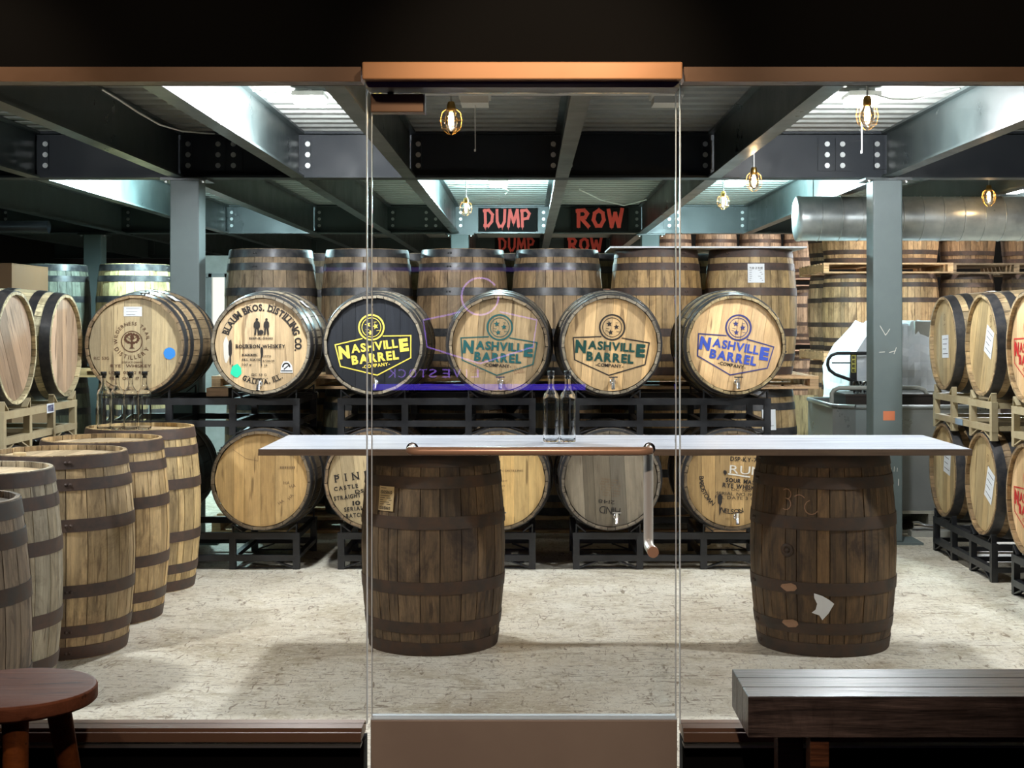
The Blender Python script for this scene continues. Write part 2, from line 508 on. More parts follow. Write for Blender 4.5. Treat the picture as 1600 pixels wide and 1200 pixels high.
    def blob(s, cx, cy, r, n=14, j=.25, ry=None, seed=0):
        rg = random.Random(seed); ry = ry or r
        return s.poly([(cx + r * (1 + rg.uniform(-j, j)) * cos(2 * pi * i / n), cy + ry * (1 + rg.uniform(-j, j)) * sin(2 * pi * i / n)) for i in range(n)])
    def build(s, name, m, parent=None): return s.mb.build(name, m, parent)

# ------------------------------------------------------------------ barrels
BL, RB, RH = .87, .322, .285        # length, bilge radius, end radius
def rad(z):
    t_ = (z - BL / 2) / (BL / 2)
    return RH + (RB - RH) * (1 - t_ * t_)
SET = []
def make_sets():
    for k in range(3):
        rg = random.Random(20 + k); n = 27 + k
        ws = [rg.uniform(.6, 1.35) for _ in range(n)]; tot = sum(ws); a = 0; ms = []
        for i, w_ in enumerate(ws):
            da = w_ / tot * 2 * pi; g = .0019 / RB * .9
            a0, a1 = a + g, a + da - g; am = (a0 + a1) / 2; a += da
            pr = rg.uniform(-.0012, .0012)
            vs = []; fs = []; sm = []
            zs = [0, .12, .27, .435, .60, .75, BL]
            for z in zs:
                r = rad(z) + pr
                for an in (a0, am, a1): vs.append((r * cos(an), r * sin(an), z))
            for j in range(len(zs) - 1):
                for q in (0, 1):
                    b_ = j * 3 + q; fs.append((b_, b_ + 1, b_ + 4, b_ + 3)); sm.append(True)
            k0 = len(vs)                     # ends, edges and inside have vertices of their own so that the seams stay crisp
            zz = [0, .2, .435, .67, BL]
            for z in zz:
                r = rad(z) + pr
                for an, rr in ((a0, r), (a1, r), (a1, r - (.026 if 0 < z < BL else .015)), (a0, r - (.026 if 0 < z < BL else .015))):
                    vs.append((rr * cos(an), rr * sin(an), z))
            for j in range(4):
                b_ = k0 + j * 4
                fs += [(b_ + 1, b_ + 2, b_ + 6, b_ + 5), (b_ + 3, b_, b_ + 4, b_ + 7), (b_ + 2, b_ + 3, b_ + 7, b_ + 6)]; sm += [False] * 3
            fs.append((k0, k0 + 3, k0 + 2, k0 + 1)); e = k0 + 16; fs.append((e, e + 1, e + 2, e + 3)); sm += [False, False]
            ms.append((vs, fs, sm))
        SET.append(ms)
make_sets()
_st = {}
def stave_meshes(k, m):
    key = (k, m.name)
    if key not in _st:
        out = []
        for vs, fs, sm in SET[k]:
            me = bpy.data.meshes.new('stave'); me.from_pydata(vs, [], fs); me.materials.append(m); me.polygons.foreach_set('use_smooth', sm); out.append(me)
        _st[key] = out
    return _st[key]
_bd = {}
def body_mesh(k, m):
    key = (k, m.name)
    if key not in _bd:
        mb = MB()
        for vs, fs, sm in SET[k]:
            kk = len(mb.v); mb.v += vs; mb.f += [tuple(i + kk for i in f) for f in fs]; mb.sm += sm
        _bd[key] = mb.mesh('staves', m)
    return _bd[key]
HOOPS = [(.004, .058), (.098, .148), (.268, .322), (BL - .322, BL - .268), (BL - .148, BL - .098), (BL - .058, BL - .004)]
_hp = {}
def hoop_mb(z0, z1, rivet=True, n=44):
    mb = MB(); zm = (z0 + z1) / 2
    t3 = .0030
    mb.lathe([(rad(z0) + t3, z0), (rad(zm) + t3, zm), (rad(z1) + t3, z1)], n)
    mb.lathe([(rad(z0) - .003, z0), (rad(z0) + t3, z0)], n, None, False)
    mb.lathe([(rad(z1) + t3, z1), (rad(z1) - .003, z1)], n, None, False)
    if rivet:
        for a in (0, .062):
            r = rad(zm) + .004
            mb.lathe([(.0075, 0), (.006, .004), (.0, .0055)], 7, Matrix.Rotation(a, 4, 'Z') @ Matrix.Translation((r, 0, zm)) @ Matrix.Rotation(pi / 2, 4, 'Y'))
    return mb
def hoop_meshes(m):
    if m.name not in _hp: _hp[m.name] = [hoop_mb(a, b).mesh('hoop', m) for a, b in HOOPS]
    return _hp[m.name]
_hj = {}
def hoops_joined(m):
    if m.name not in _hj:
        mb = MB()
        for a, b in HOOPS:
            q = hoop_mb(a, b, False, 28); kk = len(mb.v); mb.v += q.v; mb.f += [tuple(i + kk for i in f) for f in q.f]; mb.sm += q.sm
        _hj[m.name] = mb.mesh('hoops', m)
    return _hj[m.name]
HR = .2665; HZ = BL - .022
_hb = {}
def head_boards(k, m):
    key = (k, m.name)
    if key in _hb: return _hb[key]
    rg = random.Random(50 + k); n = 6 + k % 2
    ws = [rg.uniform(.7, 1.3) for _ in range(n)]; t_ = sum(ws); x = -HR; out = []
    for i, w_ in enumerate(ws):
        x0 = x + .0006; x1 = x + w_ / t_ * 2 * HR - .0006; x = x1 + .0006
        up = []; lo = []
        for j in range(7):
            xx = x0 + (x1 - x0) * j / 6; y = sqrt(max(0, HR * HR - xx * xx)); up.append((xx, y)); lo.append((xx, -y))
        poly = lo + up[::-1]
        out.append(MB().prism(poly, -.018, rg.uniform(-.0012, 0)).mesh('head_board', m))
    _hb[key] = out
    return out
_plain = {}
def plain_head(m):
    if m.name not in _plain: _plain[m.name] = MB().lathe([(HR, -.018), (HR, 0), (0.001, 0)], 28, None, False).mesh('head', m)
    return _plain[m.name]

OAK = lin(190, 168, 134); OAK_GREY = lin(150, 138, 120); OAK_BACK = lin(176, 146, 108)
HEAD_GOLD = lin(210, 180, 136)
BARN = [0]
def barrel(label, loc, rot=(0, 0, 0), wood=OAK, hoopm='hoop', headc=HEAD_GOLD, headm='head', full=True, k=None, roll=None, boardrot=0, group=None, stavem='stave', face_top=True):
    BARN[0] += 1; k = BARN[0] % 3 if k is None else k
    roll = random.Random(BARN[0]).uniform(0, 6.28) if roll is None else roll
    t_ = thing('whiskey_barrel', label, 'barrel', loc, rot, group)
    if full:
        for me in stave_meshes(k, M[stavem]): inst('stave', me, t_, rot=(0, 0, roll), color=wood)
        for me in hoop_meshes(M[hoopm]): inst('hoop', me, t_, rot=(0, 0, roll + 1.1))
        for me in head_boards(k, M[headm]): inst('head_board', me, t_, (0, 0, HZ), (0, 0, boardrot), color=headc)
        inst('head', plain_head(M['head']), t_, (0, 0, .022), (pi, 0, 0), color=wood)
    else:
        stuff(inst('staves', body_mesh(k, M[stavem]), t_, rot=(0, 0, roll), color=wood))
        stuff(inst('hoops', hoops_joined(M[hoopm]), t_, rot=(0, 0, roll)))
        inst('head', plain_head(M['head']), t_, (0, 0, HZ), color=headc)
        inst('head', plain_head(M['head']), t_, (0, 0, .022), (pi, 0, 0), color=wood)
    return t_
PZ = HZ + .0015
def place_print(p, name, m, t_, ang=0, dz=0):
    o = p.build(name, m, t_); o.location = (0, 0, PZ + dz); o.rotation_euler = (0, 0, R(ang)); return o
_sp = {}
def spigot(t_, x=0, y=-.215):
    if not _sp:
        mb = MB()
        mb.tube([(0, 0, 0), (0, 0, .035)], .008, 10)
        mb.tube([(0, .006, .03), (0, -.03, .045)], .0095, 10)
        mb.tube([(0, 0, .038), (0, .022, .044)], .006, 8)
        mb.bar((-.02, .024, .045), (.02, .024, .045), .006, .01)
        mb.lathe([(.015, 0), (.015, .005), (.008, .007)], 12)
        _sp['m'] = mb.mesh('spigot', M['chrome'])
    inst('spigot', _sp['m'], t_, (x, y, HZ)).scale = (1.25, 1.25, 1.15)
def paper(t_, x, y, w_, h_, ang=0, m='paper', lines=4, name='paper_label'):
    p = Print(0).poly([(-w_/2, -h_/2), (w_/2, -h_/2), (w_/2, h_/2), (-w_/2, h_/2)])
    o = p.build(name, M[m], t_); o.location = (x, y, PZ); o.rotation_euler = (0, 0, R(ang))
    q = Print(.0006)
    for i in range(lines):
        yy = h_ * (.32 - .64 * i / max(1, lines - 1)); q.line([(-w_ * .36, yy), (w_ * (.36 - .12 * (i % 3)), yy)], h_ * .025)
    q.build('print', M['ink'], o)
    return o

def badge(t_, ang, c_txt, c_line, c_co=None):
    """painted badge: three stars in a ring over a shield with the company's name"""
    u = .00093
    def S(pts): return [(x * u, y * u) for x, y in pts]
    p = Print()
    p.line(S([(-66, 46), (-236, 28), (-219, -108), (0, -190), (219, -108), (236, 28), (66, 46)]), 7 * u)
    p.ring(0, 108 * u, 72 * u, 82 * u); p.ring(0, 108 * u, 57 * u, 61 * u)
    for (x, y, r) in ((-20, 128, 20), (26, 112, 19), (-8, 76, 19)): p.star(x * u, y * u, r * u, 100)
    for (x, y, l) in ((-36, 98, 18), (30, 84, 20), (20, 138, 14), (-38, 84, 12)): p.line(S([(x, y), (x + l, y)]), 3 * u)
    place_print(p, 'badge_outline', c_line, t_, ang)
    p = Print()
    p.text('N', -186 * u, -22 * u, 74 * u, 66 * u, bold=.06)
    p.text('ASHVILL', 4 * u, -8 * u, 52 * u, 290 * u, bold=.035, gap=.06)
    p.text('E', 186 * u, -22 * u, 74 * u, 56 * u, bold=.06)
    p.text('BARREL', 0, -78 * u, 54 * u, 292 * u, bold=.045, gap=.08)
    place_print(p, 'lettering', c_txt, t_, ang, .0004)
    p = Print(); p.text('-COMPANY-', 0, -128 * u, 21 * u, 172 * u, bold=.03)
    place_print(p, 'lettering', c_co or c_txt, t_, ang, .0004)

# ------------------------------------------------------------------ setting
DZ = 2.67                                            # underside of the steel deck
def wall(name, lo, hi, m): return struct(MB().box(lo, hi).build(name, m))
wall('floor', (-7, 4.12, -.1), (9.5, 26, 0), M['floor'])
wall('floor', (-3.6, -2.3, -.1), (3.6, 4.12, 0), M['loungefloor'])
wall('wall_left', (-7.1, 4.3, 0), (-7, 26, 5.2), M['black'])
wall('wall_right', (9.5, 4.3, 0), (9.6, 26, 5.2), M['whitewall'])
wall('wall_back', (-7, 26, 0), (9.5, 26.1, 5.2), M['black'])
wall('wall_lounge_back', (-3.6, -2.35, 0), (3.6, -2.25, 3.0), M['blackwall'])
wall('wall_lounge_left', (-3.7, -2.3, 0), (-3.6, 4.12, 3.0), M['blackwall'])
wall('wall_lounge_right', (3.6, -2.3, 0), (3.7, 4.12, 3.0), M['blackwall'])
wall('ceiling_lounge', (-3.6, -2.3, 3.0), (3.6, 4.2, 3.05), M['blackwall'])
wall('wall_front', (-7, 4.16, 2.172), (9.5, 4.30, 3.0), M['blackwall'])
wall('wall_front', (-7, 4.16, 0), (-.475, 4.26, .222), M['blackwall'])
wall('wall_front', (.448, 4.16, 0), (9.5, 4.26, .222), M['blackwall'])
# steel deck: corrugated sheet running across the bays
def deck(name, x0, x1, y0, y1, z, m):
    pts = []; y = y0; P_ = .2
    while y < y1 - 1e-6:
        for dy, dz in ((0, 0), (.085, 0), (.105, .04), (.18, .04), (.2, 0)):
            if y + dy <= y1 + 1e-6: pts.append((y + dy, z + dz))
        y += P_
    vs = []; fs = []
    for (yy, zz) in pts: vs += [(x0, yy, zz), (x1, yy, zz)]
    for i in range(len(pts) - 1): fs.append((2 * i, 2 * i + 1, 2 * i + 3, 2 * i + 2))
    o = mesh_obj(name, vs, fs, m); return struct(o)
deck('ceiling', -7, 9.5, 4.3, 15.5, DZ, M['deck'])
deck('ceiling', -7, 1.9, 15.5, 21.6, DZ, M['deck'])
wall('ceiling_high_bay', (-7, 15.5, 5.2), (9.5, 26, 5.3), M['black'])

BOLT = MB().lathe([(.017, 0), (.017, .004)], 12, None, False, True).lathe([(.011, .004), (.011, .014)], 6, None, False, True).mesh('bolt', M['bolt'])
def bolt(parent, loc, axis='-y'):
    rot = {'-y': (pi / 2, 0, 0), '+x': (0, pi / 2, 0), '-x': (0, -pi / 2, 0)}[axis]
    return inst('bolt', BOLT, parent, loc, rot)
def ibeam(name, a, b, z0, z1, fw=.09, m='steel'):
    mb = MB(); a = Vector(a); b = Vector(b); zm = (z0 + z1) / 2
    A = Vector((a.x, a.y, zm)); B = Vector((b.x, b.y, zm))
    mb.bar(A, B, .010, z1 - z0 - .002)
    for z in (z0 + .007, z1 - .007):
        mb.bar((a.x, a.y, z), (b.x, b.y, z), fw, .014)
    return struct(mb.build(name, M[m]))
CROSS = [9.40, 15.30, 21.30]
LX = [-5.6, -4.3, -3.2, -2.27, -1.49, -.77, .22, 1.21, 2.33, 3.45, 4.6, 5.8]
for ci, Y in enumerate(CROSS):
    x1 = 9.5 if ci < 2 else 1.9
    cb = ibeam('ceiling_beam', (-7, Y), (x1, Y), 2.37, DZ - .001, .16, 'steel_shaded' if ci == 0 else 'steel')
    cb.name = 'ceiling_beam'
    for x in LX:
        if x > x1: continue
        pl = MB().box((x - .075, Y - .018, 2.43), (x + .075, Y - .006, 2.62)).build('clip_plate', M['steel_shaded' if ci == 0 else 'steel'], cb)
        if ci < 2:
            for dx in (-.055, .055):
                for z in (2.455, 2.525, 2.595): bolt(cb, (x + dx, Y - .018, z))
    spl = {0: (-1.97, 2.0), 1: (-1.03, 1.55), 2: ()}[ci]
    for x in spl:
        MB().box((x - .11, Y - .016, 2.42), (x - .004, Y - .006, 2.63)).box((x + .004, Y - .016, 2.42), (x + .11, Y - .006, 2.63)).build('splice_plate', M['steel_shaded' if ci == 0 else 'steel'], cb)
        for dx in (-.05, .05):
            for z in (2.455, 2.525, 2.595): bolt(cb, (x + dx, Y - .016, z))
for b0, b1 in ((4.32, 9.33), (9.49, 15.22), (15.38, 21.22)):
    for x in LX:
        if b0 > 15 and x > 1.9: continue
        ibeam('ceiling_beam', (x, b0), (x, b1), 2.37, DZ - .001, .085)
# columns
def column(x, y, marks=False):
    o = thing('steel_column', '', 'column', (x, y, 0)); 
    for kk in ('label', 'category'): del o[kk]
    o['kind'] = 'structure'
    mb = MB()
    mb.box((-.095, -.095, .012), (.095, .095, 2.36))
    bevel(mb.build('shaft', M['column'], o), .008, 3)
    MB().box((-.16, -.14, 0), (.22, .14, .014)).build('base_plate', M['column'], o)
    MB().box((-.15, -.12, 2.352), (.15, .12, 2.368)).build('cap_plate', M['steel'], o)
    for dx in (-.12, .12):
        for dy in (-.09,): inst('bolt', BOLT, o, (dx, dy, 2.35), (pi, 0, 0))
    if marks:
        p = Print()
        p.line([(-.05, .29), (-.015, .23), (.0, .25), (.012, .27)], .004).line([(-.055, .12), (-.02, .122)], .004).line([(.01, .118), (.05, .13)], .005).line([(.04, .11), (.055, .15)], .004)
        q = p.build('paint_scratch', M['chalk'], o); q.rotation_euler = (pi / 2, 0, 0); q.location = (0, -.0962, 1.12)
        MB().box((-.03, -.0968, .80), (.045, -.095, .86)).build('orange_tag', M['orange'], o)
        p = Print()
        for i in range(4): p.line([(.0 + i * .02, 0), (.002 + i * .02, .03 - .008 * (i % 2))], .003)
        p.line([(.07, -.05), (.068, -.09)], .004)
        q = p.build('paint_scratch', M['chalk'], o); q.rotation_euler = (pi / 2, 0, 0); q.location = (0, -.0962, .47)
    return o
column(-2.22, 9.40); column(2.325, 9.40, True)
column(-.72, 15.3); column(1.3, 15.35)
column(-4.6, 15.3)
# glazed front
s_ = MB(); s_.box((-7, 4.12, 2.126), (-.478, 4.2, 2.168)).build('trim_1', M['bronze_dark']); struct(bpy.data.objects['trim_1'])
struct(MB().box((.446, 4.12, 2.126), (9.5, 4.2, 2.168)).build('trim_2', M['bronze_dark']))
struct(bevel(MB().box((-.468, 4.06, 2.122), (.436, 4.26, 2.172)).build('trim_3', M['bronze']), .004))
struct(MB().box((-.462, 4.10, 2.106), (.431, 4.25, 2.1215)).build('trim_4', M['porcelain']))
struct(MB().box((-7, 4.12, .236), (-.478, 4.25, .262)).box((-7, 4.14, .262), (-.478, 4.23, .270)).build('trim_5', M['bronze_dark']))
struct(MB().box((.446, 4.12, .236), (9.5, 4.25, .262)).box((.446, 4.14, .262), (9.5, 4.23, .270)).build('trim_6', M['bronze_dark']))
struct(MB().box((-7, 4.11, .222), (-.478, 4.16, .229)).build('trim_7', M['alu']))
struct(MB().box((.446, 4.11, .222), (9.5, 4.16, .229)).build('trim_8', M['alu']))
def pane(name, x0, x1, z0, z1):
    e = bpy.data.objects.new(name, None); COL.objects.link(e); e['kind'] = 'structure'
    MB().box((x0, 4.185, z0), (x1, 4.197, z1)).build('glass_pane', M['glass'], e)
    return e
w1 = pane('window_1', -7, -.4705, .27, 2.126)
MB().box((-.4698, 4.185, .27), (-.4665, 4.197, 2.126)).build('glass_edge', M['glass_edge'], w1)
w2 = pane('window_2', .4445, 9.5, .27, 2.126)
MB().box((.4405, 4.185, .27), (.4438, 4.197, 2.126)).build('glass_edge', M['glass_edge'], w2)
dr = pane('door_1', -.452, .428, .285, 2.104)
MB().box((-.4555, 4.185, .285), (-.4526, 4.197, 2.104)).build('glass_edge', M['glass_edge'], dr)
MB().box((.4286, 4.185, .285), (.4315, 4.197, 2.104)).build('glass_edge', M['glass_edge'], dr)
bevel(MB().box((-.4555, 4.165, .012), (.4315, 4.217, .287)).build('bottom_rail', M['rail_metal'], dr), .003)
MB().box((-.4555, 4.163, .2875), (.4315, 4.219, .2905)).build('rail_cap', M['glass_edge'], dr)
bevel(MB().box((-.4555, 4.165, 2.045), (-.302, 4.217, 2.098)).build('patch_fitting', M['bronze_dark'], dr), .003)
MB().box((-.3018, 4.163, 2.045), (-.298, 4.219, 2.098)).build('fitting_end', M['chrome'], dr)
MB().tube([(-.40, 4.19, 2.095), (-.40, 4.19, 2.115)], .009).build('pivot', M['black'], dr)
hb = MB(); 
hp_ = [(-.340, 4.19, 1.067)] + [(-.340 + .028 * (1 - cos(a)), 4.155 - .022 * sin(a), 1.067) for a in [i * pi / 10 for i in range(0, 6)]] + [(.35 - .028 * (1 - sin(a)) , 4.133 + .022 * (1 - cos(a)), 1.067) for a in [i * pi / 10 for i in range(0, 6)]] + [(.352, 4.19, 1.067)]
hb.tube(hp_, .0125, 14); hb.build('pull_bar', M['copper'], dr)
hv = MB()
pts = [(.356, 4.197, 1.067), (.356, 4.235, 1.067)] + [(.356, 4.235 + .022 * sin(a), 1.067 - .022 * (1 - cos(a))) for a in [i * pi / 8 for i in range(1, 5)]] + [(.356, 4.257, .80)] + [(.356, 4.257 - .022 * (1 - cos(a)), .80 - .022 * sin(a)) for a in [i * pi / 8 for i in range(1, 5)]] + [(.360, 4.197, .772)]
hv.tube(pts, .0145, 14); hv.build('inside_pull', M['brushed'], dr)
MB().tube([(.362, 4.165, .772), (.362, 4.186, .772)], .0165, 18).build('fixing_cap', M['copper'], dr)
for x in (-.336, .352): MB().lathe([(.018, 0), (.018, .003), (.012, .0035)], 18, Matrix.Translation((x, 4.185, 1.07)) @ Matrix.Rotation(pi / 2, 4, 'X')).build('fixing_washer', M['chrome'], dr)

# ------------------------------------------------------------------ lights under the deck
def fixture(x, y, power, col, label, on=True, cord=0.0, rad_=.07):
    t_ = thing('ceiling_light', label, 'ceiling light', (x, y, DZ - .002), group=None)
    bevel(MB().box((-.085, -.10, -.052), (.085, .10, -.025)).build('housing', M['porcelain'], t_), .006)
    MB().box((-.012, -.012, -.03), (.012, .012, 0)).build('stem', M['alu'], t_)
    d = MB().box((-.072, -.09, -.088), (.072, .09, -.052)).build('diffuser', M['lamp'] if on else M['porcelain'], t_)
    if cord:
        MB().tube([(.0, 0, -.088), (.002, 0, -.05 - cord)], .0022, 6).lathe([(.004, -.05 - cord - .012), (.005, -.05 - cord)], 8, None, True, True).build('pull_cord', M['cable'], t_)
    if on: point('light_source', (0, 0, -.22), power, col, rad_, t_)
    return t_
PW = 92
fixture(-1.15, 7.6, PW * 1.15, NEUTRAL, 'glowing ceiling light left of the door, over the barrel table')
fixture(1.76, 7.6, PW, NEUTRAL, 'glowing ceiling light with a pull cord, right of the door', cord=.28)
fixture(-.28, 7.6, 0, NEUTRAL, 'unlit ceiling light with a long pull cord, seen through the door', on=False, cord=.27)
fixture(.73, 7.6, 0, NEUTRAL, 'unlit ceiling light beside the right edge of the door', on=False)
fixture(-2.75, 5.3, PW * 1.15, NEUTRAL, 'ceiling light close behind the left window')
fixture(2.85, 5.6, PW * 1.1, NEUTRAL, 'ceiling light close behind the right window')
fixture(-.25, 12.2, PW * 2.0, CYAN, 'glowing ceiling light above the back barrels, in front of the red sign')
fixture(1.74, 12.1, PW * 1.8, CYAN, 'glowing ceiling light right of the door, in the second bay')
fixture(-2.8, 11.4, PW * 2.0, CYAN, 'ceiling light hidden behind the left column beam')
fixture(4.3, 12.8, PW * 2.0, NEUTRAL, 'glowing ceiling light over the duct at the far right')
fixture(-5.0, 8.6, PW * .35, CYAN, 'ceiling light behind the left racks')
fixture(5.2, 9.0, PW * .4, NEUTRAL, 'ceiling light behind the right racks')
for (x, y, wd_, p_) in ((4.2, 14.6, 'in front of the column stacks', 420), (7.0, 14.6, 'at the far right', 260), (4.3, 19.6, 'before the deepest row', 420)):
    t_ = thing('high_bay_light', 'high warehouse lamp over the tall barrel stacks, ' + wd_, 'ceiling light', (x, y if y > 15.5 else 15.9, 5.19), group='high lamps of the warehouse')
    MB().lathe([(.03, -.2), (.03, 0)], 10).lathe([(.2, -.45), (.17, -.32), (.06, -.2)], 24).build('shade', M['galv'], t_)
    MB().lathe([(.001, -.47), (.12, -.455), (.16, -.44)], 20).build('diffuser', M['lamp'], t_)
    point('light_source', (0, -.4, -.65), p_, (1, .93, .86), .15, t_)

def edison(px, py, Y, label, cage=True):
    c = at(px, py, Y); L = DZ - .01 - c.z
    t_ = thing('pendant_bulb', label, 'pendant lamp', (c.x, Y, DZ))
    MB().tube([(0, 0, 0), (0, 0, -(L - .075))], .004, 6).lathe([(.05, -.012), (.05, 0)], 16, None, True, True).build('hanging_cord', M['cable'], t_)
    MB().lathe([(.014, -(L - .075)), (.02, -(L - .06)), (.02, -(L - .035)), (.015, -(L - .03))], 12, None, True, True).build('socket', M['brass'], t_)
    z = -L
    MB().lathe([(.012, z + .04), (.018, z + .03), (.030, z), (.032, z - .018), (.024, z - .045), (.006, z - .06), (.001, z - .061)], 16).build('bulb', M['bulb_glass'], t_)
    f = MB()
    for k in range(4):
        a = k * pi / 2 + .4; f.tube([(.007 * cos(a), .007 * sin(a), z + .025), (.012 * cos(a), .012 * sin(a), z - .03)], .0016, 5)
    f.build('filament', M['filament'], t_)
    if cage:
        g = MB()
        for k in range(6):
            a = k * pi / 3
            g.tube([(rr * cos(a), rr * sin(a), z + zz) for rr, zz in ((.02, .045), (.042, .025), (.05, -.01), (.042, -.05), (.012, -.075))], .0012, 4)
        for rr, zz in ((.049, -.005), (.044, -.045)):
            g.tube([(rr * cos(i * pi / 8), rr * sin(i * pi / 8), z + zz) for i in range(17)], .0012, 4, False)
        g.build('wire_cage', M['brass'], t_)
    point('light_source', (0, 0, z - .0), 2.2, (1, .7, .4), .02, t_)
    return t_
edison(705, 188, 6.6, 'caged filament bulb hanging at the upper left of the door')
edison(1355, 180, 6.4, 'caged filament bulb hanging below the right ceiling light')
edison(728, 325, 11.9, 'small caged filament bulb beside the red sign at its left', True)
edison(1130, 315, 11.9, 'filament bulb hanging right of the red signs', True)
edison(1545, 308, 10.2, 'filament bulb hanging in front of the round duct', True)
edison(1178, 283, 8.9, 'filament bulb close under the second ceiling beam, right of the door', True)

# cables clipped to the steelwork
tag(MB().tube([at(160, 140, 6.6), at(185, 155, 6.75), at(215, 175, 7.0), at(250, 195, 7.6), at(285, 205, 8.3), at(335, 209, 9.2)], .005, 6).build('cable', M['cable']), 'white cable draped along the deck at the upper left', 'cable')
tag(MB().tube([at(395, 141, 7.55), at(440, 147, 7.58), at(466, 147, 7.6)], .006, 6).build('cable', M['cable']), 'white cable running left from the left ceiling light', 'cable')
tag(MB().tube([at(1368, 148, 7.32), at(1392, 155, 7.4), at(1425, 156, 7.5), at(1462, 147, 7.4), at(1500, 138, 7.3)], .006, 6).build('cable', M['cable']), 'white cable sagging from the right ceiling light', 'cable')
tag(MB().tube([at(700, 289, 12.1), at(735, 292, 12.1), at(775, 288, 12.1), at(796, 297, 12.1), at(790, 303, 12.1)], .006, 6).build('cable', M['cable']), 'white cable looped round the light before the red sign', 'cable')
tag(MB().tube([at(905, 296, 13.2), at(938, 312, 13.6), at(975, 321, 13.8), at(1010, 312, 13.6)], .006, 6).build('cable', M['cable']), 'white cable hanging over the right-hand red sign', 'cable')

# signs on the beams
def sign(word, px0, px1, py0, py1, Y, label, dim=False):
    a = at(px0, py0, Y); b = at(px1, py1, Y)
    t_ = thing('hanging_sign', label, 'sign', ((a.x + b.x) / 2, Y, (a.z + b.z) / 2))
    w_, h_ = b.x - a.x, a.z - b.z
    MB().box((-w_/2, -.005, -h_/2), (w_/2, .005, h_/2)).build('board', M['black'], t_)
    p = Print(.006); tw = w_ * .84; hh = h_ * .70; rg = random.Random(len(word) + int(px0))
    ST_ = {'D': [[(.1, 1), (.14, 0)], [(0, .95), (.5, 1), (.85, .72), (.8, .3), (.45, .03), (.05, .05)]], 'U': [[(.08, 1), (.1, .3), (.3, 0), (.6, .02), (.82, .3), (.85, 1)]],
           'M': [[(.0, 0), (.12, 1), (.5, .25), (.88, 1), (1.0, 0)]], 'P': [[(.15, 1), (.18, 0)], [(.05, .95), (.6, 1), (.85, .78), (.7, .5), (.2, .44)]],
           'R': [[(.15, 1), (.18, 0)], [(.05, .95), (.6, 1), (.82, .78), (.66, .54), (.2, .48)], [(.35, .5), (.9, .0)]], 'O': [[(.5, 1), (.15, .8), (.08, .4), (.3, .03), (.65, .03), (.88, .4), (.8, .82), (.48, 1)]],
           'W': [[(-.02, 1), (.24, 0), (.5, .8), (.76, 0), (1.04, 1.05)]]}
    cw = tw / len(word)
    for k, ch_ in enumerate(word):
        x0 = -tw / 2 + k * cw; y0 = -hh * .42
        for st in ST_[ch_]:
            q_ = [(x0 + (a_ * .80 + .06) * cw + rg.uniform(-.003, .003), y0 + b_ * hh) for a_, b_ in st]
            p.z += .0002; p.line(q_, cw * .23); p.line([(a_ + .006, b_ - .004) for a_, b_ in q_], cw * .12)
            for (a_, b_) in q_:
                if b_ < y0 + hh * .5:
                    l = hh * rg.uniform(.12, .3); p.poly([(a_ - .009, b_ + .01), (a_, b_ - l), (a_ + .009, b_ + .01)])
    o = p.build('lettering', M['red_sign'], t_); o.rotation_euler = (pi / 2, 0, 0)
    return t_
sign('DUMP', 748, 839, 325, 361, 15.20, 'black board with dripping red word, nearer and left of two')
sign('ROW', 892, 982, 325, 361, 15.20, 'black board with dripping red word, nearer and right of two')
sign('DUMP', 773, 843, 370, 397, 21.2, 'smaller far red-lettered board, partly behind the barrels, left')
sign('ROW', 881, 947, 370, 397, 21.2, 'smaller far red-lettered board, partly behind the barrels, right')

# ducts
def duct(label, x0, x1, y, z, r, m='galv', pitch=.148, ends=True):
    t_ = thing('air_duct', label, 'duct', ((x0 + x1) / 2, y, z))
    L = (x1 - x0) / 2; prof = []; x = -L
    MX = Matrix.Rotation(pi / 2, 4, 'Y')
    MB().lathe([(r, -L), (r, L)], 40, MX).build('pipe', M[m], t_)
    x = -L + pitch
    if pitch:
        while x < L:
            n = 40; pts = [(x + pitch * .25 * (i / n - .5), r * 1.0 * sin(2 * pi * i / n), r * cos(2 * pi * i / n)) for i in range(n + 1)]
            MB().tube(pts, .0045, 5, False).build('seam', M[m], t_); x += pitch
    if ends:
        MB().lathe([(.001, -L - .012), (r * .9, -L - .012), (r * 1.03, -L - .004), (r * 1.03, -L + .02)], 40, MX).build('end_cap', M[m], t_)
    for dx in (.12, L):
        MB().tube([(-L + dx, 0, r), (-L + dx, 0, DZ - z - .01)], .003, 5).build('hanger', M['alu'], t_)
    return t_
duct('large round galvanised air duct running to the right edge', 1.98, 8.5, 10.6, 2.195, .163)
duct('thin dark pipe high at the left edge', -6.8, -3.86, 11.6, 2.20, .05, 'rack_black', 0, True)

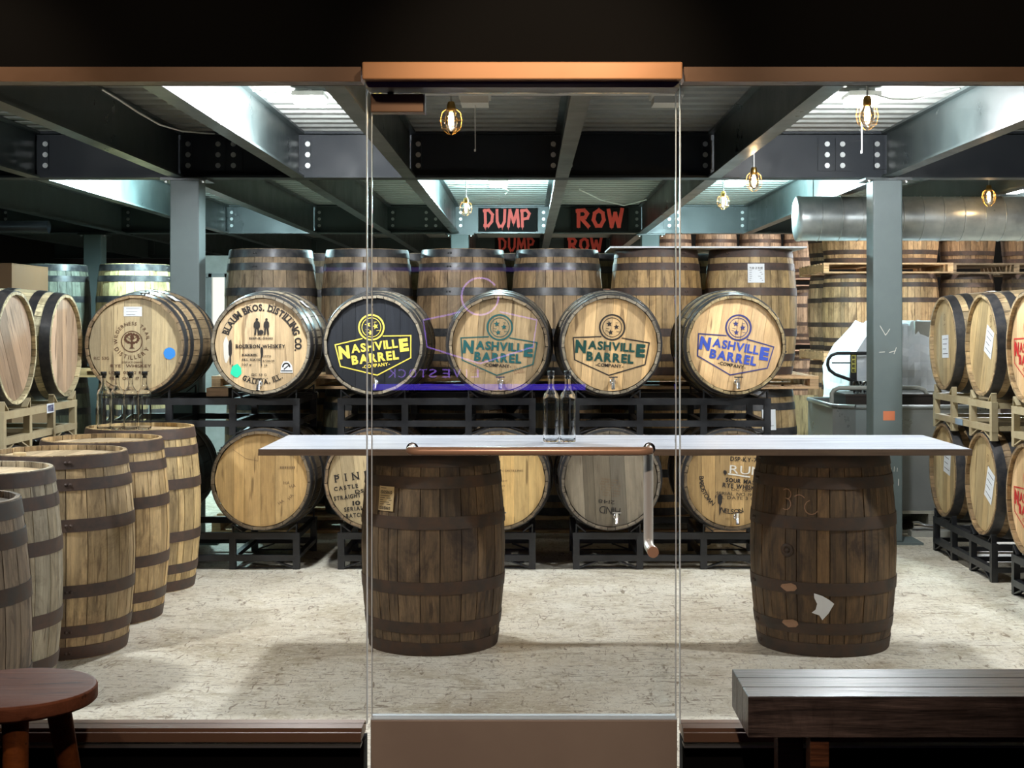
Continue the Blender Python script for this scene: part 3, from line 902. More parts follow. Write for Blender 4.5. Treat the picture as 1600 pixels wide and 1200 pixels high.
# ------------------------------------------------------------------ barrel racks (steel cradles)
def rack_parts(m, plane0, plane1):
    out = []
    X4 = (-.555, -.185, .185, .555)
    for y in (plane0, plane1):
        out.append(('top_rail', MB().box((-.575, y - .018, .175), (.575, y + .018, .2135)).mesh('top_rail', m)))
        out.append(('bottom_rail', MB().box((-.575, y - .018, .048), (.575, y + .018, .083)).mesh('bottom_rail', m)))
        for x in X4:
            out.append(('post', MB().box((x - .019, y - .017, .0), (x + .019, y + .017, .205)).mesh('post', m)))
        for c in (-.37, .37):
            f = MB()
            f.bar((c - .185, y, .004), (c - .06, y, .046), .03, .007); f.bar((c + .185, y, .004), (c + .06, y, .046), .03, .007)
            f.bar((c - .19, y + .02, .004), (c + .19, y + .02, .004), .01, .008)
            out.append(('foot', f.mesh('foot', m)))
            for sg in (-1, 1):
                g = MB(); g.bar((c + sg * .185, y, .20), (c + sg * .185, y, .262), .03, .007, (1, 0, 0)); g.bar((c + sg * .188, y, .262), (c + sg * .13, y, .218), .03, .007)
                out.append(('cradle_arm', g.mesh('cradle_arm', m)))
    for x in X4:
        out.append(('cross_bar', MB().box((x - .016, plane0, .055), (x + .016, plane1, .08)).mesh('cross_bar', m)))
        out.append(('cross_bar', MB().box((x - .016, plane0, .178), (x + .016, plane1, .208)).mesh('cross_bar', m)))
    return out
_rk = {}
def rack(label, loc, rotz=0, m='rack_black', side=False):
    key = (m, side)
    if key not in _rk: _rk[key] = rack_parts(M[m], *((-.335, .335) if not side else (-.415, .26)))
    t_ = thing('barrel_rack', label, 'rack', loc, (0, 0, rotz))
    for n_, me in _rk[key]: inst(n_, me, t_)
    return t_
ZB = .525; ZU = .78
FY = 8.27; CY = FY + BL / 2
rk_x = [(-1.90, 'behind the left bottles'), (-.53, 'behind the left part of the table'), (.835, 'behind the right part of the table')]
for x, wd in rk_x:
    rack('black steel barrel rack standing on the floor ' + wd, (x, CY, 0))
    rack('black steel barrel rack lying on the lower barrels ' + wd, (x, CY, ZU))
LYING = (pi / 2, 0, 0)
def lying(label, px, z0, **kw):
    x = (px - PX) / (FPX / FY)
    return barrel(label, (x, FY + BL, z0 + ZB), LYING, **kw)
GREY = lin(150, 140, 122)
b1 = lying('upper rack barrel with a tree emblem, a blue dot and pale paper label', 210, ZU, wood=lin(170, 146, 112), headc=lin(196, 178, 140), roll=.3)
b2 = lying('upper rack barrel with two dark standing figures printed on pale head', 407, ZU, wood=GREY, headc=lin(220, 192, 152), boardrot=0)
b3 = lying('upper rack barrel with black-painted head and yellow badge', 583, ZU, wood=GREY, headm='black_head')
b4 = lying('upper rack barrel with worn teal badge, left of the table bottles', 779, ZU, wood=lin(140, 124, 100), headc=lin(184, 158, 120), boardrot=R(-4))
b5 = lying('upper rack barrel with dark green badge, just right of the table bottles', 955, ZU, wood=GREY, headc=lin(224, 188, 138), boardrot=R(-4))
b6 = lying('upper rack barrel with blue badge, rightmost on the black racks', 1150, ZU, wood=lin(160, 142, 104), headc=lin(224, 188, 140), boardrot=R(-9))
badge(b3, 7, M['yellow'], M['yellow'])
badge(b4, -3.5, M['teal'], M['teal'], M['ink'])
badge(b5, -4, M['green'], M['ink'], M['ink'])
badge(b6, -10, M['blue'], M['navy'], M['ink'])
for b_ in (b3, b4, b5, b6): spigot(b_, 0.01)
spigot(b2, -.01, -.225)
# bungs on the top of lying barrels
def bung(t_, ang=pi / 2, z=BL / 2):
    o = MB().lathe([(.024, -.01), (.022, .010), (.001, .011)], 14, Matrix.Rotation(ang, 4, 'Z') @ Matrix.Translation((RB, 0, z)) @ Matrix.Rotation(pi / 2, 4, 'Y')).build('bung', M['brand'], t_)
    return o
for b_ in (b4, b5): bung(b_)
def stain_print(t_, items, ang=0, m='ink'):
    p = Print()
    for it in items:
        x, y, r, ry, sd = it; p.blob(x, y, r, 12, .3, ry, sd)
    place_print(p, 'stain', M[m], t_, ang, .0008)
# tree emblem head
u = .00352   # metres per photo pixel on the head plane is 1/272
def q(px, py, cx, cy): return ((px - cx) / 272, -(py - cy) / 272)
p = Print()
p.arc('WILDERNESS', *q(204.5, 525, 210, 533), .094, .021, 198, 72, bold=.012)
p.arc('TRAIL', *q(204.5, 525, 210, 533), .094, .021, 60, -2, bold=.012)
p.arc('DISTILLERY', *q(204.5, 525, 210, 533), .102, .024, 205, 335, bold=.012, down=True)
p.ring(*q(204.5, 528, 210, 533), .057, .062)
cx_, cy_ = q(204.5, 526, 210, 533)
for i in range(15):
    a = i * 24; p.blob(cx_ + .038 * cos(R(a)), cy_ + .010 + .026 * sin(R(a)), .0085, 8, .3, None, i)
p.blob(cx_, cy_ + .016, .012, 12, .25, .016, 77).line([(cx_, cy_), (cx_ + .03, cy_ + .02)], .004).line([(cx_, cy_), (cx_ - .03, cy_ + .02)], .004)
p.poly([(cx_ - .006, cy_ - .045), (cx_ + .008, cy_ - .045), (cx_ + .004, cy_ + .01), (cx_ - .004, cy_ + .01)])
p.poly([(cx_ - .016, cy_ - .047), (cx_ + .018, cy_ - .047), (cx_, cy_ - .036)])
place_print(p, 'tree_emblem', M['brand'], b1)
p = Print()
p.text('DSP-KY-20005', *q(205, 560.5, 210, 533), .011, .115, bold=.02)
p.text('RYE  WHISKEY', *q(203, 566, 210, 533), .018, .235, bold=.012)
p.text('LOT  05302 RYT', *q(200, 576.5, 210, 533), .018, .23, bold=.012)
p.text('FILL  OCT 17', *q(193, 585.5, 210, 533), .018, .17, bold=.012)
p.text('RC 53G', *q(157, 554, 210, 533), .017, .088, bold=.005)
place_print(p, 'lettering', M['brand'], b1)
p = Print(); p.blob(*q(263.5, 546.5, 210, 533), .034, 22, .06, None, 3); place_print(p, 'blue_dot', M['dot_blue'], b1)
paper(b1, *q(206, 481, 210, 533), .105, .055, 0, 'paper', 3)
# two-figures head
c2 = (411, 535)
p = Print()
p.arc('BLAUM BROS. DISTILLING CO.', 0, 0, .215, .038, 163, -10, bold=.045, gap=.17, kx=.82, serif=1)
p.arc('GALENA, ILL.', 0, .01, .222, .030, 242, 302, bold=.035, gap=.13, down=True, kx=.8, serif=1)
p.text('DSP-IL-20010', *q(411, 525, *c2), .011, .135, bold=.03, serif=1)
p.text('BOURBON WHISKEY', *q(410, 537.5, *c2), .021, .285, bold=.035, gap=.12, serif=1)
p.text('BARREL', *q(381, 551, *c2), .012, .09, bold=.03, align='l', serif=1)
p.text('0770', *q(413, 553, *c2), .010, .05, bold=.02, align='l')
p.text('FILL DATE', *q(381, 558.5, *c2), .012, .105, bold=.03, align='l', serif=1)
p.text('2/26/16', *q(413, 560, *c2), .011, .07, bold=.02, align='l')
p.text('LOT #', *q(381, 566, *c2), .012, .055, bold=.03, align='l', serif=1)
p.text('2 16', *q(410, 567, *c2), .011, .04, bold=.02, align='l')
p.text('DC 53 G', *q(408, 582, *c2), .014, .085, bold=.02, serif=1)
# two standing figures and the cask between them
for fx, wd in ((404.5, 1.05), (419.5, .95)):
    X0, Y0 = q(fx, 506, *c2)
    p.disc(X0, Y0 + .038, .0075 * wd, 12, .009)
    p.poly([(X0 - .016 * wd, Y0 + .020), (X0 - .008, Y0 + .029), (X0 + .008, Y0 + .029), (X0 + .016 * wd, Y0 + .020), (X0 + .017 * wd, Y0 - .004), (X0 + .011, Y0 - .012), (X0 - .011, Y0 - .012), (X0 - .018 * wd, Y0 - .004)])
    p.poly([(X0 - .011, Y0 - .010), (X0 - .001, Y0 - .010), (X0 - .005, Y0 - .050), (X0 - .016, Y0 - .050)])
    p.poly([(X0 + .001, Y0 - .010), (X0 + .011, Y0 - .010), (X0 + .015, Y0 - .050), (X0 + .005, Y0 - .050)])
p.disc(*q(411, 515.5, *c2), .0145, 16)
place_print(p, 'lettering', M['ink'], b2)
stain_print(b2, [(-.178, -.028, .010, .055, 5), (-.178, -.085, .004, .035, 6), (.004, -.04, .010, .032, 8), (.0, -.085, .0035, .04, 9), (-.166, -.14, .003, .03, 2)])
p = Print(); p.blob(*q(372, 575.5, *c2), .033, 14, .18, .037, 4); place_print(p, 'mint_sticker', M['mint'], b2, 0, .001)
p = Print(); X0, Y0 = q(451, 570, *c2); p.poly([(X0 - .036, Y0 - .032), (X0 + .036, Y0 - .032), (X0 + .03, Y0 + .01), (X0 + .012, Y0 + .033), (X0 - .018, Y0 + .033), (X0 - .03, Y0 + .008)])
place_print(p, 'sticker', M['paper'], b2, 0, .001)
p = Print(); p.ring(X0 - .002, Y0 + .002, .015, .024, 20, -10, 190).line([(X0 - .03, Y0 - .022), (X0 + .03, Y0 - .022)], .006).line([(X0 - .014, Y0 - .012), (X0 + .014, Y0 + .012)], .007)
place_print(p, 'print', M['ink'], b2, 0, .0016)
p = Print(); p.blob(-.20, -.03, .02, 12, .25, .07, 12); place_print(p, 'pale_patch', M['chalk'], b2, 0, .0003)
o = Print(0).poly([(-.03, -.06), (.03, -.06), (.03, .06), (-.03, .06)]).build('paper_label', M['paper'], b2)
a_ = R(48); r_ = rad(.60) + .003; o.location = (r_ * cos(a_), r_ * sin(a_), .61); o.rotation_euler = Euler((pi / 2, 0, a_ + pi / 2))
o = Print(0).poly([(-.03, -.08), (.03, -.08), (.03, .08), (-.03, .08)]).build('paper_label', M['paper'], b1)
a_ = R(58); o.location = (r_ * cos(a_), r_ * sin(a_), .62); o.rotation_euler = Euler((pi / 2, 0, a_ + pi / 2))
p = Print()
for (x, y) in ((-.13, -.135), (.12, -.14)):
    for i in range(5): p.line([(x + i * .011 - .03, y - .02 + .006 * (i % 2)), (x + i * .011 - .028, y + .02 - .008 * (i % 3))], .003)
p.line([(-.15, -.16), (-.08, -.15)], .003).line([(.09, -.165), (.15, -.155)], .003)
place_print(p, 'chalk_marks', M['chalk_faint'], b4, 0, .0003)

# lower row
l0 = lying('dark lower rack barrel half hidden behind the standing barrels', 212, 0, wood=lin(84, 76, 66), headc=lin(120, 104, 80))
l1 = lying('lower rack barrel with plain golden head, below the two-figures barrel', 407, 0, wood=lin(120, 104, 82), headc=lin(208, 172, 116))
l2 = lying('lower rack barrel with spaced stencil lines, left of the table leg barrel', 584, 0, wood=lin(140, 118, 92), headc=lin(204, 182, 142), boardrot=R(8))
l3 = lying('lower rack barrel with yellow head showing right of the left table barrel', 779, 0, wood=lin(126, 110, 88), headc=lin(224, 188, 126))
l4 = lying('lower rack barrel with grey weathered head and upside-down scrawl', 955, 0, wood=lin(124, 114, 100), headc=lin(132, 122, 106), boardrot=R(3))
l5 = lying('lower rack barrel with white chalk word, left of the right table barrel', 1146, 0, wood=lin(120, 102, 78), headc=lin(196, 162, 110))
for b_ in (l3, l4, l5): spigot(b_, .02 if b_ != l4 else .03, -.21)
c0 = (409, 748)
p = Print()
p.text('IIIIIIIII', *q(450, 728, *c0), .014, .085, bold=.0, gap=.08)
for i, (x, y) in enumerate(((449, 752), (458, 757), (440, 782), (455, 774))): p.text('HA', *q(x, y, *c0), .02, .035, ang=.3 * i, bold=0)
p.line([q(365, 700, *c0), q(385, 714, *c0), q(404, 718, *c0), q(404, 706, *c0)], .002)
place_print(p, 'pen_marks', M['ink_faint'], l1)
p = Print(); c0 = (586, 748)
p.text('PINHOOK', *q(524, 746, *c0), .040, .44, ang=.13, bold=.02, gap=.55, align='l', serif=1)
p.text('CASTLE', *q(523, 762, *c0), .024, .14, ang=.15, bold=.035, gap=.2, align='l')
p.text('DS', *q(556, 766, *c0), .02, .05, ang=.13, bold=.03, align='l')
p.text('STRAIGHT', *q(523, 777, *c0), .024, .155, ang=.14, bold=.035, gap=.14, align='l')
p.text('10', *q(552, 784, *c0), .026, .045, bold=.035, ang=.07, align='l')
p.text('SERIAL', *q(539, 794, *c0), .024, .11, bold=.035, ang=.09, gap=.16, align='l')
p.text('BATCH', *q(542, 804, *c0), .024, .10, bold=.035, ang=.09, gap=.16, align='l')
place_print(p, 'lettering', M['ink'], l2)
p = Print(); c0 = (784, 748)
p.text('ALDWIN DISTILLING', *q(795, 733, *c0), .012, .20, bold=0)
p.text('STRAIGHT', *q(786, 749, *c0), .012, .09, bold=0).text('WHISKEY', *q(785, 757, *c0), .012, .07, bold=0).text('53 G', *q(785, 764, *c0), .012, .05, bold=0)
place_print(p, 'lettering', M['ink_faint'], l3)
stain_print(l3, [(.0, .09, .010, .04, 3), (-.01, .0, .004, .08, 4)])
p = Print(); c0 = (953, 748)
p.text('HIND', *q(951, 796, *c0), .045, .12, ang=pi - .12, bold=.0)
p.text('2148', *q(946, 782, *c0), .022, .095, ang=pi - .1, bold=.0)
place_print(p, 'pen_scrawl', M['ink'], l4)
p = Print()
for i in range(7): p.text('BARREL OAK TWENTY'[i:i + 11], *q(952, 747 + i * 4.2, *c0), .009, .10 + .01 * (i % 3), ang=-.12, bold=0)
place_print(p, 'lettering', M['ink_faint'], l4)
p = Print(); c0 = (1146, 748)
p.text('DSP-KY-78', *q(1142, 714, *c0), .026, .17, ang=-.06, bold=.02, align='l')
p.text('SOUR MASH', *q(1135, 747, *c0), .024, .19, ang=-.1, bold=.04, align='l')
p.text('RYE WHISKEY', *q(1130, 755, *c0), .026, .23, ang=-.1, bold=.03, align='l')
p.text('DC 53G', *q(1144, 762, *c0), .016, .11, ang=-.07, bold=0, align='l')
p.text('SERIAL NO 1946', *q(1120, 768, *c0), .019, .24, ang=-.05, bold=0, align='l')
p.text('FILL DATE 3 08', *q(1118, 774, *c0), .019, .24, ang=-.05, bold=0, align='l')
p.arc('BARDSTOWN', 0, .005, .180, .026, 175, 232, bold=.015, down=True)
p.arc('NELSON', 0, .005, .185, .028, 248, 288, bold=.015, down=True)
place_print(p, 'lettering', M['ink'], l5)
p = Print(); p.text('RUM', *q(1141, 730, *c0), .05, .19, ang=-.08, bold=.0, align='l').line([q(1139, 738, *c0), q(1172, 743, *c0)], .008)
place_print(p, 'chalk_word', M['chalk'], l5, 0, .0006)
stain_print(l5, [(-.075, -.085 - .03, .012, .035, 5), (-.075, -.17, .005, .03, 7), (-.045, .045, .012, .014, 8)])

# ------------------------------------------------------------------ side racks
FACE_R = (pi / 2, 0, -pi / 2)       # head looks to -X
FACE_L = (pi / 2, 0, pi / 2)        # head looks to +X
XR = 2.55
yr = 8.50
rack('black steel floor rack of the right-hand row, below the beige one', (XR + .435, yr, 0), -pi / 2, 'rack_black', True)
rack('beige steel rack of the right-hand row, between its barrels', (XR + .435, yr, ZU), -pi / 2, 'rack_beige', True)
rack('black floor rack at the right edge, under the red-badged barrel', (XR + .435, 7.03, 0), -pi / 2, 'rack_black', True)
rack('beige rack at the right edge, under the upper red-badged barrel', (XR + .435, 7.03, ZU), -pi / 2, 'rack_beige', True)
HC = lin(206, 182, 136); SW = lin(190, 166, 128)
r1 = barrel('right-hand row, farthest upper barrel with narrow torn label', (XR + BL, 8.87, ZU + ZB), FACE_R, SW, 'hoop', HC)
r2 = barrel('right-hand row, upper barrel with tilted square label, next to red badge', (XR + BL, 8.12, ZU + ZB), FACE_R, SW, 'hoop', HC, boardrot=R(-18))
r3 = barrel('upper barrel cut by the right edge, red badge on its head', (XR + BL, 7.40, ZU + ZB), FACE_R, SW, 'hoop_rust', lin(240, 204, 156))
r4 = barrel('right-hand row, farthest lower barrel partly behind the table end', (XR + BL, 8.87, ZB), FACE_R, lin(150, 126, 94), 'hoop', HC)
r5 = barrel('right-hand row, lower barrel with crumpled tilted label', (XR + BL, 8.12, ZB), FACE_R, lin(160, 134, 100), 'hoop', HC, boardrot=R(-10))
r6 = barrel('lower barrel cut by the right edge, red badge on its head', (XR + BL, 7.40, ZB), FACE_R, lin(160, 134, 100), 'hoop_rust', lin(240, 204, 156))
paper(r1, .0, -.02, .14, .14, 2); paper(r2, .09, .02, .13, .16, -22)
paper(r4, .04, .06, .14, .16, -8); paper(r5, .10, .0, .13, .18, -22)
for b_, (x, y) in ((r2, (.12, .15)), (r5, (.07, .15)), (r1, (-.02, .16))):
    p = Print(); p.ring(x, y, .018, .021, 16).text('6', x, y, .02, bold=0).line([(x - .02, y - .05), (x + .02, y - .04)], .003); place_print(p, 'pen_marks', M['ink_faint'], b_)
badge(r3, -4, M['red'], M['red']); badge(r6, -4, M['red'], M['red'])

XL = -2.57
yl = 7.64
rack('beige steel rack of the left-hand row, under its upper barrels', (XL - .435, yl, ZU), pi / 2, 'rack_beige', True)
rack('beige steel floor rack hidden behind the standing barrels at left', (XL - .435, yl, 0), pi / 2, 'rack_beige', True)
LW = lin(220, 212, 176)
g1 = barrel('left-hand row, right upper barrel with pinkish scratched head', (XL - BL, 8.03, ZU + ZB), FACE_L, LW, 'hoop', lin(206, 180, 154), k=0)
g2 = barrel('left-hand row, upper barrel at the left edge with cracked brown head', (XL - BL, 7.25, ZU + ZB), FACE_L, LW, 'hoop', lin(172, 148, 126), boardrot=R(32), stavem='stave')
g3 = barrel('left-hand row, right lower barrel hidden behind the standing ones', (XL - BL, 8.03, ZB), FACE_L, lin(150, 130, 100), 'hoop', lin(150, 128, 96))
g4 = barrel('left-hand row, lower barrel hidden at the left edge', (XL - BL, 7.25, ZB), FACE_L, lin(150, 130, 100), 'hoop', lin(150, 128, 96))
for (rk_l, yy, zz, col_) in (('a', 7.75, ZU + .19, 'paper'),):
    p = Print(); p.poly([(-.06, -.025), (.06, -.025), (.06, .025), (-.06, .025)])
    o = p.build('barcode_label', M['paper'], None); o.rotation_euler = (pi / 2, 0, pi / 2); o.location = (XL + .0005, yy, ZU + .193)
    qq = Print(.0005)
    for i in range(16): qq.line([(-.045 + i * .006, -.016), (-.045 + i * .006, .016)], .002 + .001 * (i % 3))
    qq.build('print', M['navy'], o)
    rk = [x for x in bpy.data.objects if x.get('label', '').startswith('beige steel rack of the left')][0]
    o.parent = rk; o.matrix_parent_inverse = Matrix.LocRotScale(rk.location, rk.rotation_euler, None).inverted()
p = Print(); p.poly([(-.075, -.018), (.075, -.018), (.075, .018), (-.075, .018)])
o = p.build('blue_tape', M['dot_blue'], None); o.data.materials[0] = mat('grey_blue_tape', lin(140, 160, 176), .5)[0]
o.rotation_euler = (pi / 2, 0, -pi / 2); o.location = (XR - .0015, 8.52, ZU + .066)
rk = [x for x in bpy.data.objects if x.get('label', '').startswith('beige steel rack of the right')][0]
o.parent = rk; o.matrix_parent_inverse = Matrix.LocRotScale(rk.location, rk.rotation_euler, None).inverted()

# ------------------------------------------------------------------ standing barrels at the left
ST = [(-2.11, 7.84, lin(206, 180, 132), 'hoop_rust', 'standing barrel carrying four clear bottles, farthest of the left row', 2.0),
      (-2.085, 7.05, lin(206, 178, 132), 'hoop_rust', 'standing barrel with bare top, second from the bottles in the left row', .5),
      (-2.07, 6.37, lin(196, 172, 134), 'hoop_rust', 'standing barrel with a small wooden plug on its top, left row', 4.0),
      (-2.145, 5.60, lin(196, 184, 160), 'hoop_rust', 'weathered grey standing barrel with riveted rusty hoops, left edge', 1.32 - 1.1)]
for x, y, c, h_, lb, rl in ST:
    barrel(lb, (x, y, 0), (0, 0, 0), c, h_, lin(206, 184, 150), roll=rl, stavem='stave')
nb = barrel('dark old standing barrel nearest the glass, cut by the left edge', (-1.93, 4.62, 0), (0, 0, 0), lin(150, 130, 108), 'hoop_dark', lin(120, 110, 96), roll=.9, stavem='stave_old')
c = at(27, 704, 6.3)
tag(MB().lathe([(.001, 0), (.026, 0), (.028, .004), (.028, .02), (.025, .024), (.001, .024)], 20, Matrix.Translation((c.x, 6.33, BL - .030))).build('wooden_plug', M['paper_old']), 'small pale wooden plug lying on a standing barrel at left', 'plug')

# ------------------------------------------------------------------ table: plank top on two barrels
TB1 = barrel('dark standing barrel carrying the table at its left, with aged paper label', (-.425, 6.47, 0), (0, 0, 0), lin(104, 86, 64), 'hoop_dark', lin(120, 90, 60), stavem='stave_old', roll=.4, k=1)
TB2 = barrel('dark standing barrel carrying the table at its right, torn white patch low down', (1.32, 6.45, 0), (0, 0, 0), lin(112, 88, 60), 'hoop_dark', lin(120, 90, 60), stavem='stave_old', roll=2.2, k=2)
tb = thing('bar_table', 'long grey-limed plank table top laid across two standing barrels', 'table', (.37, 6.485, BL))
W2, D2 = 1.51, .375
for i in range(4):
    y0 = -D2 + i * 2 * D2 / 4
    MB().box((-W2, y0 + .0006, .012), (W2, y0 + 2 * D2 / 4 - .0006, .028)).build('plank', M['tabletop'], tb)
MB().box((-W2, -D2, .0005), (W2, D2, .0115)).build('backing', M['table_edge'], tb)
MB().box((-W2 - .004, -D2 - .005, .0005), (W2 + .004, -D2 - .0005, .0265)).box((-W2 - .0045, -D2, .0005), (-W2 - .0005, D2, .0265)).box((W2 + .0005, -D2, .0005), (W2 + .0045, D2, .0265)).build('edge_band', M['table_edge'], tb)
def on_barrel(t_, a, z, p, name, m, lift=.007):
    """put a flat print on the curved side: bend it round the barrel"""
    o = p.build(name, m, t_)
    for v in o.data.vertices:
        zz = z + v.co.y; r = rad(zz) + lift + v.co.z; an = a + v.co.x / r
        v.co = (r * cos(an), r * sin(an), zz)
    return o
FR = -pi / 2
def grid_patch(w_, h_, n=6):
    p = Print(0)
    for i in range(n):
        x0 = -w_/2 + w_ * i / n; x1 = -w_/2 + w_ * (i + 1) / n
        p.poly([(x0, -h_/2), (x1, -h_/2), (x1, h_/2), (x0, h_/2)])
    return p
xa = math.asin((at(600, 0, 6.15).x + .425) / .32)
on_barrel(TB1, FR + xa, .675, grid_patch(.085, .105), 'paper_label', M['paper_old'])
p = Print(.0008)
p.text('1505160', 0, .028, .014, .065, bold=.03); p.text('1505160', -.003, -.04, .014, .06, bold=.03)
for i in range(5): p.line([(-.032, .012 - i * .009), (.02 + .006 * (i % 3), .012 - i * .009)], .0025)
p.line([(-.032, .045), (.0, .045)], .002)
on_barrel(TB1, FR + xa, .675, p, 'print', M['ink'])
def side_a(px, Y=6.13, cx=1.32): return math.asin(max(-1, min(1, (at(px, 0, Y).x - cx) / .325)))
p = Print(0)
pts = [(-.035, .055), (.0, .045), (.03, .028), (.05, .012), (.026, -.03), (.0, -.06), (-.012, -.04), (-.045, -.03), (-.028, -.015), (-.022, .01), (-.034, .035)]
cxp, cyp = .0, 0
for i in range(len(pts)): p.mb.add([(cxp, cyp, 0), (*pts[i], 0), (*pts[(i + 1) % len(pts)], 0)], [(0, 1, 2)])
on_barrel(TB2, FR + side_a(1285), .225, p, 'torn_patch', M['paper'])
p = Print(0)
def arcpts(x, y, r, a0, a1, n=8): return [(x + r * cos(R(a0 + (a1 - a0) * i / n)), y + r * sin(R(a0 + (a1 - a0) * i / n))) for i in range(n + 1)]
p.line(arcpts(-.06, .03, .022, 130, -80), .004).line(arcpts(-.062, -.012, .025, 90, -120), .004).line(arcpts(.0, .0, .03, 130, 40), .004).line(arcpts(.055, -.02, .03, 110, 330), .004)
on_barrel(TB2, FR + side_a(1250), .665, p, 'chalk_marks', M['chalk_faint'], .005)
bgm = MB().lathe([(.03, -.004), (.03, .003), (.016, .004), (.014, -.003)], 16).lathe([(.013, -.003), (.009, .006), (.001, .007)], 10)
o = bgm.build('bung', M['hoop_dark'], TB2); a_ = FR + side_a(1234); o.location = (RB * cos(a_), RB * sin(a_), .455); o.rotation_euler = (0, pi / 2, a_)
o.rotation_euler = (Matrix.Rotation(a_, 4, 'Z') @ Matrix.Rotation(pi / 2, 4, 'Y')).to_euler()
for z in (.295, .138):
    pr = Print(0); pr.blob(0, 0, .035, 10, .25, .018, 5); on_barrel(TB2, FR + side_a(1237), z, pr, 'rust_patch', M['chalk_faint'], .008)

# ------------------------------------------------------------------ bottles
def bottle_parts():
    r = .036
    outer = [(.001, .001), (r * .86, .001), (r * .98, .006), (r, .014), (r, .020), (r, .186), (r, .190), (r * .97, .205), (r * .82, .220), (r * .52, .234), (.0145, .246), (.0130, .256), (.0130, .262), (.0130, .286), (.0130, .290), (.0155, .291), (.0155, .300), (.0125, .301)]
    inner = [(.0100, .301), (.0100, .297), (.0100, .256), (.0100, .25), (r * .45, .232), (r * .78, .214), (r - .0033, .200), (r - .0030, .194), (r - .0030, .190), (r - .0030, .026), (r - .0030, .020), (r * .8, .013), (.001, .016)]
    g = MB().lathe(outer + inner, 28)
    c = MB().lathe([(.001, .3205), (.0145, .3205), (.0158, .319), (.0158, .300), (.0095, .300), (.0095, .285), (.001, .285)][::-1], 18)
    return g.mesh('bottle_body', M['bottle']), c.mesh('stopper', M['cap'])
BG, BC = bottle_parts()
def bottle(x, y, z, label, group):
    t_ = thing('glass_bottle', label, 'bottle', (x, y, z), group=group)
    inst('bottle_body', BG, t_); inst('stopper', BC, t_)
TT = BL + .0282
bottle(at(861, 0, 6.42).x, 6.42, TT, 'clear empty bottle with black stopper on the table, left of two', 'bottles on the plank table')
bottle(at(887, 0, 6.42).x, 6.42, TT, 'clear empty bottle with black stopper on the table, right of two', 'bottles on the plank table')
for i, (px, wd) in enumerate(((162, 'leftmost of the four'), (183, 'second from left of the four'), (204, 'third from left of the four'), (226, 'rightmost of the four'))):
    yy = 7.76 if i % 2 == 0 else 7.80
    bottle(at(px, 0, yy).x, yy, HZ + .0005, 'clear bottle on a standing barrel, ' + wd, 'bottles on the standing barrel')

# ------------------------------------------------------------------ back row: barrels standing two high on pallets
_pl = {}
def pallet(label, x0, x1, y0, y1, z0, z1, color=lin(200, 164, 120), n=9, m='plank'):
    t_ = thing('wooden_pallet', label, 'pallet', ((x0 + x1) / 2, (y0 + y1) / 2, z0))
    w_, d_, h_ = (x1 - x0) / 2, (y1 - y0) / 2, z1 - z0; tb_ = .018
    for i in range(n):
        yy = -d_ + (2 * d_ - .09) * i / (n - 1)
        o = MB().box((-w_, yy, h_ - tb_), (w_, yy + .09, h_)).build('deck_board', M[m], t_); o.color = color
    for sx in (-w_ + .001, -.03, w_ - .061):
        o = MB().box((sx, -d_, tb_), (sx + .06, d_, h_ - tb_ - .0005)).build('stringer', M[m], t_); o.color = color
    for yy in (-d_, -.045, d_ - .09):
        o = MB().box((-w_, yy, 0), (w_, yy + .09, tb_ - .0005)).build('base_board', M[m], t_); o.color = color
    return t_
BX = [-1.805, -1.13, -.46, .205, .90, 1.565]; BYY = 10.12
for j, (cx, wd) in enumerate(((-1.47, 'left'), (-.13, 'middle'), (1.235, 'right'))):
    pallet('floor pallet under the %s pair of the back barrels' % wd, cx - .68, cx + .68, 9.78, 11.2, 0, .108)
    pallet('pallet between the tiers of the %s back barrels' % wd, cx - .68, cx + .68 + (.06 if j == 2 else 0), 9.78, 11.2, .98, 1.068, lin(216, 178, 134))
bk = ['back row upper barrel at the left end, beside the white window', 'back row upper barrel above the black-headed barrel', 'back row upper barrel left of centre, crossed by the violet reflection',
      'back row upper barrel right of centre, under the far red sign', 'back row upper barrel with riveted hoop seen at the right door edge', 'back row upper barrel at the right end with white paper label']
cols = [lin(150, 130, 104), lin(154, 132, 104), lin(166, 138, 104), lin(160, 134, 100), lin(192, 158, 108), lin(186, 160, 116)]
for i, x in enumerate(BX):
    t_ = barrel(bk[i], (x, BYY + .01 * (i % 2), 1.0685), (0, 0, 0), cols[i], 'hoop' if i < 4 else 'hoop_rust', OAK, roll=(4.2 if i == 4 else None))
    if i == 5:
        on_barrel(t_, FR - .03, .70, grid_patch(.115, .13), 'paper_label', M['paper'])
        p = Print(.0008); p.text('TUB LE RYE', 0, .035, .014, .09, bold=.02)
        for k in range(6): p.line([(-.045, .02 - k * .014), (.03 + .008 * (k % 3), .02 - k * .014)], .0025)
        on_barrel(t_, FR - .03, .70, p, 'print', M['ink'])
    if i == 2 : on_barrel(t_, FR - .15, .33, Print(0).blob(0, 0, .03, 16, .4, .05, 9), 'stain', M['brand'], .001)
    t2 = barrel('lower tier barrel under back row number %s from the left' % ('one', 'two', 'three', 'four', 'five', 'six')[i], (x, BYY, .1085), (0, 0, 0), cols[i], 'hoop', OAK, full=(i == 5))
    if i == 5:
        on_barrel(t2, FR + .25, .66, grid_patch(.10, .14), 'paper_label', M['paper'])
        on_barrel(t2, FR + .25, .62, Print(.001).line([(-.02, 0), (.03, 0)], .003), 'print', M['ink'])
